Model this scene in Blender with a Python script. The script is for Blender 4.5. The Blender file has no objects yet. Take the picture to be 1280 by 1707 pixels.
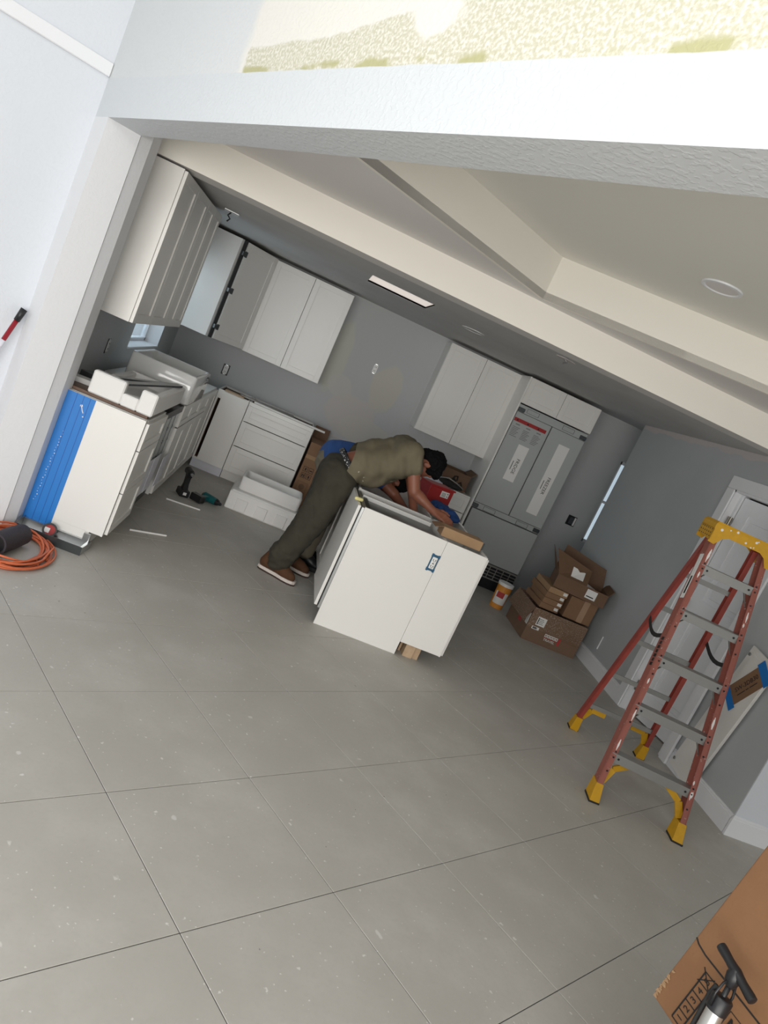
import bpy, bmesh, math, random
from mathutils import Vector, Matrix, noise
random.seed(7)
SC = bpy.context.scene
COL = SC.collection
R = math.radians
PI = math.pi

# ------------------------------------------------------------------ camera, light, exposure
def rig_camera():
    yaw, pitch, roll = R(10.13), R(9.915), R(24.59)
    f = Vector((math.sin(yaw)*math.cos(pitch), math.cos(yaw)*math.cos(pitch), -math.sin(pitch)))
    r = Vector((math.cos(yaw), -math.sin(yaw), 0)); u = r.cross(f)
    r2 = r*math.cos(roll) + u*math.sin(roll); u2 = -r*math.sin(roll) + u*math.cos(roll)
    cam = bpy.data.cameras.new('camera'); cam.sensor_width = 36.0; cam.sensor_fit = 'AUTO'
    cam.lens = 1225.0/1707.0*36.0; cam.clip_start = .05; cam.clip_end = 200
    o = bpy.data.objects.new('camera', cam); COL.objects.link(o)
    m = Matrix.Identity(4)
    for i in range(3):
        m[i][0] = r2[i]; m[i][1] = u2[i]; m[i][2] = -f[i]
    m.translation = (0, 0, 1.70)
    o.matrix_world = m
    SC.camera = o
rig_camera()
SC.view_settings.view_transform = 'Standard'; SC.view_settings.look = 'None'
SC.view_settings.gamma = 1.0; SC.view_settings.use_curve_mapping = False
SC.view_settings.exposure = -0.10
W = bpy.data.worlds.new('sky'); SC.world = W; W.use_nodes = True
bg = W.node_tree.nodes['Background']; bg.inputs[0].default_value = (.86, .93, 1.0, 1); bg.inputs[1].default_value = 0.75
def area(name, loc, target, sx, sy, power, col=(1, 1, 1)):
    l = bpy.data.lights.new(name, 'AREA'); l.shape = 'RECTANGLE'; l.size = sx; l.size_y = sy; l.energy = power; l.color = col
    o = bpy.data.objects.new(name, l); COL.objects.link(o); o.location = loc
    o.rotation_euler = (Vector(target)-Vector(loc)).to_track_quat('-Z', 'Y').to_euler()
    return o
area('daylight_sliding_doors', (-.9, -3.3, 1.25), (.3, 4.6, 1.35), 5.4, 2.3, 315, (1.0, .965, .92))
area('daylight_kitchen_window', (-1.62, 6.89, 1.5), (0, 6.7, 1.0), 1.1, .9, 9, (.80, .91, 1.0))
area('overhead_fill', (-1.9, .2, 3.5), (-1.5, .9, 0), 2.4, 2.4, 78, (1.0, .98, .95))  # added fill lamp brightening floor and walls from above; no opening there

# ------------------------------------------------------------------ materials
def P(name, col, rough=.5, metal=0, bump=None, vary=None, spec=None, emit=None, trans=None, coat=None, alpha=None):
    """plain procedural principled material; bump=(scale,strength,dist); vary=(scale,other colour,lo,hi)"""
    m = bpy.data.materials.new(name); m.use_nodes = True
    nt = m.node_tree; b = nt.nodes['Principled BSDF']
    c4 = (col[0], col[1], col[2], 1)
    b.inputs['Base Color'].default_value = c4; b.inputs['Roughness'].default_value = rough; b.inputs['Metallic'].default_value = metal
    if spec is not None: b.inputs['Specular IOR Level'].default_value = spec
    if emit: b.inputs['Emission Color'].default_value = (*emit[0], 1); b.inputs['Emission Strength'].default_value = emit[1]
    if trans: b.inputs['Transmission Weight'].default_value = trans
    if coat: b.inputs['Coat Weight'].default_value = coat
    if alpha is not None: b.inputs['Alpha'].default_value = alpha
    if bump or vary:
        tc = nt.nodes.new('ShaderNodeTexCoord')
        if vary:
            n = nt.nodes.new('ShaderNodeTexNoise'); n.inputs['Scale'].default_value = vary[0]; n.inputs['Detail'].default_value = 4
            nt.links.new(tc.outputs['Object'], n.inputs['Vector'])
            rp = nt.nodes.new('ShaderNodeMapRange'); rp.inputs[1].default_value = vary[2]; rp.inputs[2].default_value = vary[3]
            nt.links.new(n.outputs['Fac'], rp.inputs[0])
            mx = nt.nodes.new('ShaderNodeMix'); mx.data_type = 'RGBA'; mx.inputs[6].default_value = c4; mx.inputs[7].default_value = (*vary[1], 1)
            nt.links.new(rp.outputs[0], mx.inputs[0]); nt.links.new(mx.outputs[2], b.inputs['Base Color'])
        if bump:
            n = nt.nodes.new('ShaderNodeTexNoise'); n.inputs['Scale'].default_value = bump[0]; n.inputs['Detail'].default_value = 3
            nt.links.new(tc.outputs['Object'], n.inputs['Vector'])
            bp = nt.nodes.new('ShaderNodeBump'); bp.inputs['Strength'].default_value = bump[1]; bp.inputs['Distance'].default_value = bump[2]
            nt.links.new(n.outputs['Fac'], bp.inputs['Height']); nt.links.new(bp.outputs[0], b.inputs['Normal'])
    return m
def mixnode(nt, fac, a, b):
    mx = nt.nodes.new('ShaderNodeMix'); mx.data_type = 'RGBA'
    for s, v in ((0, fac), (6, a), (7, b)):
        if hasattr(v, 'is_linked') or hasattr(v, 'links'): nt.links.new(v, mx.inputs[s])
        elif isinstance(v, (tuple, list)): mx.inputs[s].default_value = (*v[:3], 1)
        else: mx.inputs[s].default_value = v
    return mx.outputs[2]
def mathn(nt, op, a, b=None, clamp=False):
    n = nt.nodes.new('ShaderNodeMath'); n.operation = op; n.use_clamp = clamp
    for i, v in enumerate((a, b)):
        if v is None: continue
        if hasattr(v, 'links'): nt.links.new(v, n.inputs[i])
        else: n.inputs[i].default_value = v
    return n.outputs[0]
def step(nt, v, lo, hi):
    n = nt.nodes.new('ShaderNodeMapRange'); n.interpolation_type = 'SMOOTHSTEP'
    nt.links.new(v, n.inputs[0]); n.inputs[1].default_value = lo; n.inputs[2].default_value = hi
    return n.outputs[0]
def noisen(nt, vec, scale, detail=4, rough=.5):
    n = nt.nodes.new('ShaderNodeTexNoise'); n.inputs['Scale'].default_value = scale; n.inputs['Detail'].default_value = detail; n.inputs['Roughness'].default_value = rough
    nt.links.new(vec, n.inputs['Vector']); return n.outputs['Fac']

def tile_material():
    m = bpy.data.materials.new('porcelain_tile'); m.use_nodes = True; nt = m.node_tree; b = nt.nodes['Principled BSDF']
    g = nt.nodes.new('ShaderNodeNewGeometry'); pos = g.outputs['Position']
    oi = nt.nodes.new('ShaderNodeObjectInfo')
    base = mixnode(nt, step(nt, noisen(nt, pos, 2.2, 5, .6), .35, .7), (.455, .435, .395), (.505, .485, .445))
    tint = mathn(nt, 'MULTIPLY_ADD', oi.outputs['Random'], .05)
    # fine cement grain
    base = mixnode(nt, mathn(nt, 'MULTIPLY', step(nt, noisen(nt, pos, 55, 3), .45, .75), .25), base, (.41, .40, .37))
    # dust film, long soft smears
    base = mixnode(nt, mathn(nt, 'MULTIPLY', step(nt, noisen(nt, pos, 1.1, 6, .7), .5, .75), .35), base, (.60, .585, .55))
    # white paint drips and spots: gated voronoi cells, two sizes
    def spots(scale, thr, gate):
        v = nt.nodes.new('ShaderNodeTexVoronoi'); v.inputs['Scale'].default_value = scale
        off = nt.nodes.new('ShaderNodeVectorMath'); off.operation = 'MULTIPLY_ADD'
        nn = nt.nodes.new('ShaderNodeTexNoise'); nn.inputs['Scale'].default_value = scale*2.2; nt.links.new(pos, nn.inputs['Vector'])
        nt.links.new(nn.outputs['Color'], off.inputs[0]); off.inputs[1].default_value = (.55/scale,)*3; nt.links.new(pos, off.inputs[2])
        nt.links.new(off.outputs[0], v.inputs['Vector'])
        sep = nt.nodes.new('ShaderNodeSeparateColor'); nt.links.new(v.outputs['Color'], sep.inputs[0])
        near = step(nt, v.outputs['Distance'], thr, thr*.55)
        return mathn(nt, 'MULTIPLY', near, mathn(nt, 'GREATER_THAN', sep.outputs[0], gate))
    s = mathn(nt, 'MAXIMUM', mathn(nt, 'MULTIPLY', spots(9.0, .12, .80), .5), mathn(nt, 'MULTIPLY', spots(22, .16, .87), .62))
    s = mathn(nt, 'MAXIMUM', s, mathn(nt, 'MULTIPLY', spots(55, .2, .86), .6))
    col = mixnode(nt, s, base, (.80, .79, .76))
    d = mathn(nt, 'MULTIPLY', spots(14.0, .08, .88), .6)
    col = mixnode(nt, d, col, (.10, .09, .08))
    nt.links.new(col, b.inputs['Base Color'])
    rr = nt.nodes.new('ShaderNodeMapRange'); nt.links.new(noisen(nt, pos, 3.0, 4), rr.inputs[0]); rr.inputs[3].default_value = .42; rr.inputs[4].default_value = .66
    nt.links.new(rr.outputs[0], b.inputs['Roughness'])
    return m
def knockdown(name, col, scale=52, strength=.35, dist=.003):
    m = P(name, col, .62); nt = m.node_tree; b = nt.nodes['Principled BSDF']
    tc = nt.nodes.new('ShaderNodeTexCoord')
    h = step(nt, noisen(nt, tc.outputs['Object'], scale, 2, .45), .48, .60)
    bp = nt.nodes.new('ShaderNodeBump'); bp.inputs['Strength'].default_value = strength; bp.inputs['Distance'].default_value = dist
    nt.links.new(h, bp.inputs['Height']); nt.links.new(bp.outputs[0], b.inputs['Normal'])
    return m
def header_material():
    """textured white paint below, skim-coated and part stripped drywall above the old ceiling line (object x along the wall, z up)"""
    m = knockdown('header_wall', (.655, .685, .71), 52, .22, .003); nt = m.node_tree; b = nt.nodes['Principled BSDF']
    tc = nt.nodes.new('ShaderNodeTexCoord'); pos = tc.outputs['Object']
    sp = nt.nodes.new('ShaderNodeSeparateXYZ'); nt.links.new(pos, sp.inputs[0]); x, z = sp.outputs[0], sp.outputs[2]
    nl = noisen(nt, pos, 3.2, 5, .6); nf = noisen(nt, pos, 60, 2)
    zz = mathn(nt, 'ADD', z, mathn(nt, 'MULTIPLY', mathn(nt, 'SUBTRACT', nl, .5), .10))
    xx = mathn(nt, 'ADD', x, mathn(nt, 'MULTIPLY', mathn(nt, 'SUBTRACT', nl, .5), .22))
    edge = mathn(nt, 'ADD', z, mathn(nt, 'MULTIPLY', mathn(nt, 'SUBTRACT', noisen(nt, pos, 7, 3), .5), .012))
    line = mathn(nt, 'ADD', 2.474, mathn(nt, 'MULTIPLY', x, -.0095))
    above = step(nt, mathn(nt, 'SUBTRACT', edge, line), -.002, .002)
    upper = mixnode(nt, step(nt, xx, 1.52, 1.62), (.68, .70, .71), (.80, .78, .725))
    # stripped band with old green texture
    bt = mathn(nt, 'ADD', mathn(nt, 'ADD', 2.555, mathn(nt, 'MULTIPLY', step(nt, xx, 2.05, 2.75), .045)), mathn(nt, 'MULTIPLY', step(nt, xx, 3.1, 3.5), .12))
    bt = mathn(nt, 'ADD', bt, mathn(nt, 'MULTIPLY', step(nt, xx, 3.6, 4.4), .3))
    gb = mathn(nt, 'MULTIPLY', step(nt, mathn(nt, 'SUBTRACT', bt, zz), -.006, .006), step(nt, xx, 1.60, 1.625))
    n2 = noisen(nt, pos, 2.1, 3)
    gb = mathn(nt, 'MULTIPLY', gb, step(nt, n2, .66, .62))
    fl = step(nt, noisen(nt, pos, 95, 3), .40, .66)
    stripe = mixnode(nt, fl, (.58, .56, .43), (.78, .76, .68))
    low = step(nt, mathn(nt, 'SUBTRACT', zz, line), .03, .012)
    stripe = mixnode(nt, mathn(nt, 'MULTIPLY', low, step(nt, noisen(nt, pos, 5, 2), .5, .56)), stripe, (.47, .455, .25))
    upper = mixnode(nt, gb, upper, stripe)
    col = mixnode(nt, above, (.655, .685, .71), upper)
    nt.links.new(col, b.inputs['Base Color'])
    return m
def backwall_material():
    m = bpy.data.materials.new('kitchen_back_wall_paint'); m.use_nodes = True; nt = m.node_tree; b = nt.nodes['Principled BSDF']; b.inputs['Roughness'].default_value = .6
    g = nt.nodes.new('ShaderNodeNewGeometry'); pos = g.outputs['Position']
    wn = noisen(nt, pos, 3.0, 4)
    col = mixnode(nt, step(nt, noisen(nt, pos, 1.3, 4), .4, .7), (.47, .485, .49), (.50, .51, .51))
    def blot(c, cx, cz, rx, rz, k=.75):
        nonlocal col
        sp = nt.nodes.new('ShaderNodeSeparateXYZ'); nt.links.new(pos, sp.inputs[0])
        dx = mathn(nt, 'MULTIPLY', mathn(nt, 'SUBTRACT', sp.outputs[0], cx), 1/rx); dz = mathn(nt, 'MULTIPLY', mathn(nt, 'SUBTRACT', sp.outputs[2], cz), 1/rz)
        d = mathn(nt, 'SQRT', mathn(nt, 'ADD', mathn(nt, 'MULTIPLY', dx, dx), mathn(nt, 'MULTIPLY', dz, dz)))
        d = mathn(nt, 'ADD', d, mathn(nt, 'MULTIPLY', mathn(nt, 'SUBTRACT', wn, .5), .9))
        col = mixnode(nt, mathn(nt, 'MULTIPLY', step(nt, d, 1.08, .9), k), col, c)
    blot((.53, .51, .44), .92, 1.53, .17, .24, .8)
    blot((.54, .50, .47), .62, 1.08, .30, .22, .7)
    blot((.55, .53, .48), .90, .98, .34, .14, .6)
    blot((.52, .52, .45), .28, 1.62, .12, .42, .7)
    blot((.53, .52, .49), .42, 1.35, .14, .12, .6)
    nt.links.new(col, b.inputs['Base Color'])
    return m
def card_material(name, col, print_=None):
    m = P(name, col, .75); nt = m.node_tree; b = nt.nodes['Principled BSDF']
    tc = nt.nodes.new('ShaderNodeTexCoord'); pos = tc.outputs['Object']
    c = mixnode(nt, step(nt, noisen(nt, pos, 3, 5, .6), .35, .7), col, tuple(v*.86 for v in col))
    w = nt.nodes.new('ShaderNodeTexNoise'); w.inputs['Scale'].default_value = 140; nt.links.new(pos, w.inputs['Vector'])
    c = mixnode(nt, mathn(nt, 'MULTIPLY', step(nt, w.outputs['Fac'], .5, .8), .3), c, tuple(v*.75 for v in col))
    nt.links.new(c, b.inputs['Base Color'])
    return m

M = {}
M['tile'] = tile_material()
M['grout'] = P('grout', (.07, .067, .063), .9)
M['white_wall'] = knockdown('textured_white_wall', (.70, .73, .775), 52, .2, .002)
M['header'] = header_material()
M['pier'] = knockdown('textured_pier', (.77, .78, .80), 60, .16, .002)
M['white_trim'] = P('white_trim', (.82, .83, .85), .35)
M['cream'] = P('cream_fascia', (.90, .865, .79), .6, bump=(60, .1, .002))
M['soffit'] = P('soffit_paint', (.80, .775, .755), .65, bump=(60, .1, .002))
M['tray'] = P('tray_ceiling_paint', (.86, .85, .785), .65, bump=(60, .1, .002))
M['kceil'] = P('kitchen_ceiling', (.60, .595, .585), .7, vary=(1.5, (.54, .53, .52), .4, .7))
M['backwall'] = backwall_material()
M['greywall'] = P('blue_grey_wall', (.60, .62, .63), .6, vary=(2, (.62, .64, .645), .4, .7))
M['primer'] = P('pink_primer', (.56, .52, .51), .7)
M['cab'] = P('white_cabinet_paint', (.80, .785, .75), .32)
M['cab_dark'] = P('cabinet_gap', (.04, .04, .04), .8)
M['ply'] = P('cabinet_interior_plywood', (.17, .095, .06), .5, vary=(8, (.11, .06, .04), .4, .65))
M['birch'] = P('birch_wood', (.50, .36, .23), .6, vary=(12, (.42, .29, .18), .4, .65))
M['blue'] = P('blue_masking_tape', (.010, .185, .58), .45, bump=(90, .15, .001))
M['steel'] = P('stainless_steel', (.55, .56, .56), .3, 1)
M['darksteel'] = P('dark_appliance_metal', (.10, .11, .115), .35, .6)
M['chrome'] = P('chrome', (.75, .75, .76), .18, 1)
M['black'] = P('black_plastic', (.012, .012, .014), .4)
M['rubber'] = P('black_rubber', (.02, .02, .02), .7)
M['white_plastic'] = P('white_plastic', (.80, .80, .79), .35)
M['paper'] = P('paper', (.72, .72, .78), .8)
M['label'] = P('white_label', (.80, .79, .77), .6)
M['ink'] = P('black_ink', (.012, .011, .01), .7)
M['foam'] = P('white_styrofoam', (.82, .81, .79), .8, bump=(180, .25, .001))
M['ceramic'] = P('white_glazed_fireclay', (.74, .745, .73), .12, coat=.5)
M['card'] = card_material('cardboard', (.26, .145, .078))
M['card_dark'] = card_material('brown_cardboard', (.165, .092, .052))
M['card_light'] = card_material('light_cardboard', (.40, .25, .135))
M['card_big'] = card_material('orange_brown_cardboard', (.25, .122, .054))
M['red'] = P('red_card', (.36, .016, .016), .5)
M['redprint'] = P('red_print', (.45, .04, .04), .6)
M['fiberglass'] = P('red_fiberglass', (.33, .058, .042), .5, vary=(14, (.27, .05, .04), .4, .7))
M['fiberglass_worn'] = P('worn_red_fiberglass', (.31, .10, .075), .6, vary=(70, (.50, .40, .36), .66, .70))
M['alu'] = P('aluminium_step', (.36, .355, .34), .45, .6)
M['yellow'] = P('yellow_plastic', (.62, .33, .008), .5, vary=(30, (.56, .30, .01), .4, .7))
M['paintspot'] = P('dried_white_paint', (.80, .78, .76), .6)
M['orange'] = P('orange_cord', (.62, .15, .06), .45)
M['redpole'] = P('red_pole', (.30, .008, .02), .35)
M['film'] = P('appliance_protective_film', (.43, .455, .45), .38, bump=(25, .06, .002))
M['film_dark'] = P('appliance_gap', (.03, .03, .03), .6)
M['glass'] = P('window_glass', (.8, .9, .95), .03, trans=1.0)
M['lightpanel'] = P('recessed_light_diffuser', (.9, .85, .8), .5, emit=((1, .90, .82), .62))
M['teal'] = P('teal_tool_plastic', (.005, .10, .105), .4)
M['skin'] = P('skin', (.27, .10, .058), .5, vary=(9, (.22, .08, .046), .4, .65))
M['hair'] = P('black_hair', (.004, .0035, .004), .8, spec=.15, bump=(110, .8, .006))
def shirt_material():
    m = P('olive_tshirt', (.16, .135, .085), .85); nt = m.node_tree; b = nt.nodes['Principled BSDF']
    g = nt.nodes.new('ShaderNodeNewGeometry'); pos = g.outputs['Position']
    c = mixnode(nt, step(nt, noisen(nt, pos, 7, 4), .35, .7), (.165, .14, .09), (.13, .112, .07))
    sp = nt.nodes.new('ShaderNodeSeparateXYZ'); nt.links.new(pos, sp.inputs[0])
    low = mathn(nt, 'MULTIPLY', step(nt, sp.outputs[2], 1.02, .95), step(nt, sp.outputs[0], 1.05, .95))
    s = mathn(nt, 'MULTIPLY', step(nt, noisen(nt, pos, 48, 2), .70, .74), low)
    nt.links.new(mixnode(nt, s, c, (.62, .58, .50)), b.inputs['Base Color'])
    bp = nt.nodes.new('ShaderNodeBump'); bp.inputs['Strength'].default_value = .6; bp.inputs['Distance'].default_value = .012
    wv = nt.nodes.new('ShaderNodeTexWave'); wv.inputs['Scale'].default_value = 3.2; wv.inputs['Distortion'].default_value = 5; wv.inputs['Detail'].default_value = 1.5
    nt.links.new(pos, wv.inputs['Vector']); nt.links.new(wv.outputs['Fac'], bp.inputs['Height']); nt.links.new(bp.outputs[0], b.inputs['Normal'])
    return m
M['shirt'] = shirt_material()
M['pants'] = P('dark_olive_trousers', (.038, .034, .023), .88, bump=(14, .5, .015), vary=(6, (.050, .045, .030), .4, .7))
M['khaki'] = P('khaki_trousers', (.165, .145, .105), .85, bump=(18, .5, .012))
M['blueshirt'] = P('blue_shirt', (.02, .075, .26), .8, bump=(16, .5, .012))
M['jeans'] = P('pale_jeans', (.30, .34, .38), .85)
M['suede'] = P('brown_suede', (.088, .036, .013), .85, bump=(80, .2, .002), vary=(20, (.065, .026, .009), .4, .7))
M['sole'] = P('cream_sole', (.62, .55, .50), .6)
M['outsole'] = P('dark_outsole', (.05, .03, .025), .7)
M['belt'] = P('black_patterned_waistband', (.02, .02, .025), .6, vary=(90, (.7, .7, .68), .58, .62))
M['bucket'] = P('orange_bucket_label', (.70, .28, .04), .5)
M['bluecloth'] = P('blue_cloth', (.012, .055, .20), .8, bump=(25, .5, .01))
M['pipe_wrap'] = P('dark_mesh_tube', (.035, .028, .035), .7, bump=(120, .5, .004))
M['brass'] = P('aged_nickel_hinge', (.28, .26, .22), .35, .9)
M['grassy'] = P('outdoor_ground', (.30, .33, .25), .9)

# ------------------------------------------------------------------ mesh helpers
class MB:
    def __init__(s, T=None): s.bm = bmesh.new(); s.T = T or Matrix.Identity(4)
    def _add(s, verts, faces):
        vs = [s.bm.verts.new(s.T @ Vector(v)) for v in verts]
        fs = []
        for f in faces:
            try: fs.append(s.bm.faces.new([vs[i] for i in f]))
            except ValueError: pass
        return vs, fs
    def box(s, x0, x1, y0, y1, z0, z1, bev=0, seg=1):
        v = [(x, y, z) for z in (z0, z1) for y in (y0, y1) for x in (x0, x1)]
        vs, fs = s._add(v, [(0, 2, 3, 1), (4, 5, 7, 6), (0, 1, 5, 4), (2, 6, 7, 3), (0, 4, 6, 2), (1, 3, 7, 5)])
        if bev:
            es = list({e for f in fs for e in f.edges})
            bmesh.ops.bevel(s.bm, geom=es, offset=bev, segments=seg, affect='EDGES', profile=.5)
        return s
    def cyl(s, p0, p1, r0, r1=None, seg=14, caps=True):
        p0, p1 = Vector(p0), Vector(p1); r1 = r0 if r1 is None else r1
        d = (p1-p0).normalized(); a = d.orthogonal().normalized(); b = d.cross(a)
        v = []
        for p, r in ((p0, r0), (p1, r1)):
            for i in range(seg):
                t = 2*PI*i/seg; v.append(p+(a*math.cos(t)+b*math.sin(t))*r)
        f = [(i, (i+1) % seg, seg+(i+1) % seg, seg+i) for i in range(seg)]
        if caps: f += [tuple(range(seg-1, -1, -1)), tuple(range(seg, 2*seg))]
        s._add(v, f); return s
    def tube(s, pts, r, seg=8, closed=False, rad=None):
        pts = [Vector(p) for p in pts]; n = len(pts); v = []; up = None
        for i, p in enumerate(pts):
            if closed: d = pts[(i+1) % n]-pts[i-1]
            else: d = pts[min(i+1, n-1)]-pts[max(i-1, 0)]
            d.normalize()
            if up is None: up = d.orthogonal().normalized()
            up = (up-d*up.dot(d)).normalized(); b = d.cross(up)
            rr = rad[i] if rad else r
            for k in range(seg):
                t = 2*PI*k/seg; v.append(p+(up*math.cos(t)+b*math.sin(t))*rr)
        m = n if closed else n-1
        f = [(i*seg+k, i*seg+(k+1) % seg, ((i+1) % n)*seg+(k+1) % seg, ((i+1) % n)*seg+k) for i in range(m) for k in range(seg)]
        if not closed: f += [tuple(range(seg-1, -1, -1)), tuple((n-1)*seg+k for k in range(seg))]
        s._add(v, f); return s
    def prism(s, poly, z0, z1):
        n = len(poly)
        v = [(x, y, z0) for x, y in poly]+[(x, y, z1) for x, y in poly]
        f = [(i, (i+1) % n, n+(i+1) % n, n+i) for i in range(n)]+[tuple(range(n-1, -1, -1)), tuple(range(n, 2*n))]
        s._add(v, f); return s
    def loft(s, rings, caps=True):
        n = len(rings[0]); v = [p for r in rings for p in r]
        f = [(i*n+k, i*n+(k+1) % n, (i+1)*n+(k+1) % n, (i+1)*n+k) for i in range(len(rings)-1) for k in range(n)]
        if caps: f += [tuple(range(n-1, -1, -1)), tuple((len(rings)-1)*n+k for k in range(n))]
        s._add(v, f); return s
    def ball(s, c, rx, ry, rz, u=14, w=9):
        v = [(c[0], c[1], c[2]-rz)]
        for j in range(1, w):
            ph = -PI/2+PI*j/w
            for i in range(u):
                t = 2*PI*i/u; v.append((c[0]+rx*math.cos(ph)*math.cos(t), c[1]+ry*math.cos(ph)*math.sin(t), c[2]+rz*math.sin(ph)))
        v.append((c[0], c[1], c[2]+rz)); L = len(v)-1
        f = [(0, 1+(i+1) % u, 1+i) for i in range(u)]+[(1+(w-2)*u+i, 1+(w-2)*u+(i+1) % u, L) for i in range(u)]
        f += [(1+j*u+i, 1+j*u+(i+1) % u, 1+(j+1)*u+(i+1) % u, 1+(j+1)*u+i) for j in range(w-2) for i in range(u)]
        s._add(v, f); return s
    def quad(s, a, b, c, d): s._add([a, b, c, d], [(0, 1, 2, 3)]); return s
    def sheet(s, a, b, c, d, t=.003):
        """thin real slab on four corners"""
        a, b, c, d = map(Vector, (a, b, c, d)); n = (b-a).cross(d-a).normalized()*t
        s._add([a, b, c, d, a+n, b+n, c+n, d+n], [(3, 2, 1, 0), (4, 5, 6, 7), (0, 1, 5, 4), (1, 2, 6, 5), (2, 3, 7, 6), (3, 0, 4, 7)]); return s
    def mesh(s, name, smooth=False):
        bmesh.ops.recalc_face_normals(s.bm, faces=s.bm.faces[:])
        me = bpy.data.meshes.new(name); s.bm.to_mesh(me); s.bm.free()
        if smooth:
            for p in me.polygons: p.use_smooth = True
        return me
    def obj(s, name, mat, parent=None, smooth=False):
        return mobj(name, s.mesh(name, smooth), mat, parent)
def mobj(name, me, mat, parent=None):
    if mat is not None and not me.materials: me.materials.append(M[mat] if isinstance(mat, str) else mat)
    o = bpy.data.objects.new(name, me); COL.objects.link(o)
    if parent is not None: adopt(o, parent)
    return o
def world_of(p):
    m = p.matrix_basis.copy()
    if p.parent is not None: m = world_of(p.parent) @ p.matrix_parent_inverse @ m
    return m
def adopt(o, parent):
    o.parent = parent; o.matrix_parent_inverse = world_of(parent).inverted()
def autosmooth(o, ang=40):
    me = o.data
    for p in me.polygons: p.use_smooth = True
    bm = bmesh.new(); bm.from_mesh(me)
    for e in bm.edges:
        if len(e.link_faces) == 2: e.smooth = e.calc_face_angle(0) < R(ang)
    bm.to_mesh(me); bm.free(); return o
def tag(o, label, cat, group=None):
    o['label'] = label; o['category'] = cat
    if group: o['group'] = group
    return o
def thing(name, label, cat, loc, group=None):
    o = bpy.data.objects.new(name, None); o.empty_display_size = .1; COL.objects.link(o); o.location = loc
    return tag(o, label, cat, group)
def struct(o): o['kind'] = 'structure'; return o
def sempty(name, loc):
    o = bpy.data.objects.new(name, None); COL.objects.link(o); o.location = loc; o['kind'] = 'structure'; return o
def frame(origin, ang): return Matrix.Translation(origin) @ Matrix.Rotation(ang, 4, 'Z')
def axes(o, x, y, z):
    m = Matrix.Identity(4)
    for i in range(3): m[i][0] = x[i]; m[i][1] = y[i]; m[i][2] = z[i]; m[i][3] = o[i]
    return m
def text(name, body, size, T, mat, parent, align='CENTER', extrude=.0004, xs=1.0):
    """flat printed lettering: local x along the line, z of T is the outward normal"""
    cu = bpy.data.curves.new(name, 'FONT'); cu.body = body; cu.size = size; cu.align_x = align; cu.align_y = 'CENTER'; cu.extrude = extrude; cu.resolution_u = 3
    tmp = bpy.data.objects.new(name, cu); COL.objects.link(tmp)
    dg = bpy.context.evaluated_depsgraph_get()
    me = bpy.data.meshes.new_from_object(tmp.evaluated_get(dg)); bpy.data.objects.remove(tmp); bpy.data.curves.remove(cu)
    me.transform(T @ Matrix.Scale(xs, 4, (1, 0, 0))); me.materials.clear()
    return mobj(name, me, mat, parent)

# ------------------------------------------------------------------ floor
TA = R(-36.13); A2 = Vector((math.sin(TA), math.cos(TA), 0)); B2 = Vector((math.cos(TA), -math.sin(TA), 0)); TS = .6095
floor = struct(MB().box(-6.8, 6.2, -3.6, 8.5, -.06, -.003).obj('floor', 'grout'))
def tile_mesh():
    b = MB(); h = TS/2-.0015; b.box(-h, h, -h, h, -.012, 0, .0012); return b.mesh('tile')
tm = tile_mesh(); tm.materials.append(M['tile'])
spots_ = []
for i in range(-16, 22):
    for j in range(-16, 22):
        c = A2*(.700+TS*(i+.5)) + B2*(1.325+TS*(j+.5))
        if -6.6 < c.x < 6.0 and -3.4 < c.y < 8.75:
            if c.x < -1.9 and c.y > 4.6+(c.x+1.5)*.655: continue
            spots_.append(c)
spots_.sort(key=lambda c: abs(c.x-1.1)*1.15+abs(c.y-4.6))
rest = MB()
for q, c in enumerate(spots_):
    if q < 280:
        o = bpy.data.objects.new('tile', tm); COL.objects.link(o); o.location = c; o.rotation_euler = (0, 0, -TA); adopt(o, floor)
    else:
        rest.T = frame(c, -TA); h = TS/2-.0015; rest.box(-h, h, -h, h, -.012, 0)
o = rest.obj('far_tiles', 'tile', floor); o['kind'] = 'stuff'
struct(MB().box(-14, 14, -16, -3.6, -.1, -.03).obj('ground_outside', 'grassy'))

# ------------------------------------------------------------------ shell
KX, KY = -1.497, 4.34
HF = frame((KX, KY, 0), math.atan2(-.8362, .5484))        # header wall frame: x along wall to the right, y into the kitchen
def hobj(b, name, mat, **k):
    o = b.obj(name, mat, **k); o.matrix_world = HF; return o
struct(hobj(MB().box(-.2, 9.6, 0, .175, 2.274, 3.6), 'wall_header', 'header'))
struct(hobj(MB().box(0, .2235, 0, .175, 0, 2.274), 'wall_jamb', 'pier'))
struct(hobj(MB().box(-.15, 0, -6, .175, 0, 3.6), 'wall_living_left', 'white_wall'))
struct(hobj(MB().box(0, .022, -6, -.002, 2.478, 2.547, .004), 'trim_1', 'white_trim'))
struct(MB().prism([(-1.229, 4.258), (-1.187, 4.329), (-1.187, 4.487), (-1.54, 4.487), (-1.54, 4.42), (-1.36, 4.42)], 0, 2.487).obj('wall_pier', 'pier'))
struct(MB().prism([(-6.5, 1.0), (KX-.1, KY+.1), (3.85, -3.5), (-6.6, -3.5)], 3.6, 3.7).obj('ceiling_living', 'white_wall'))
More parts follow.
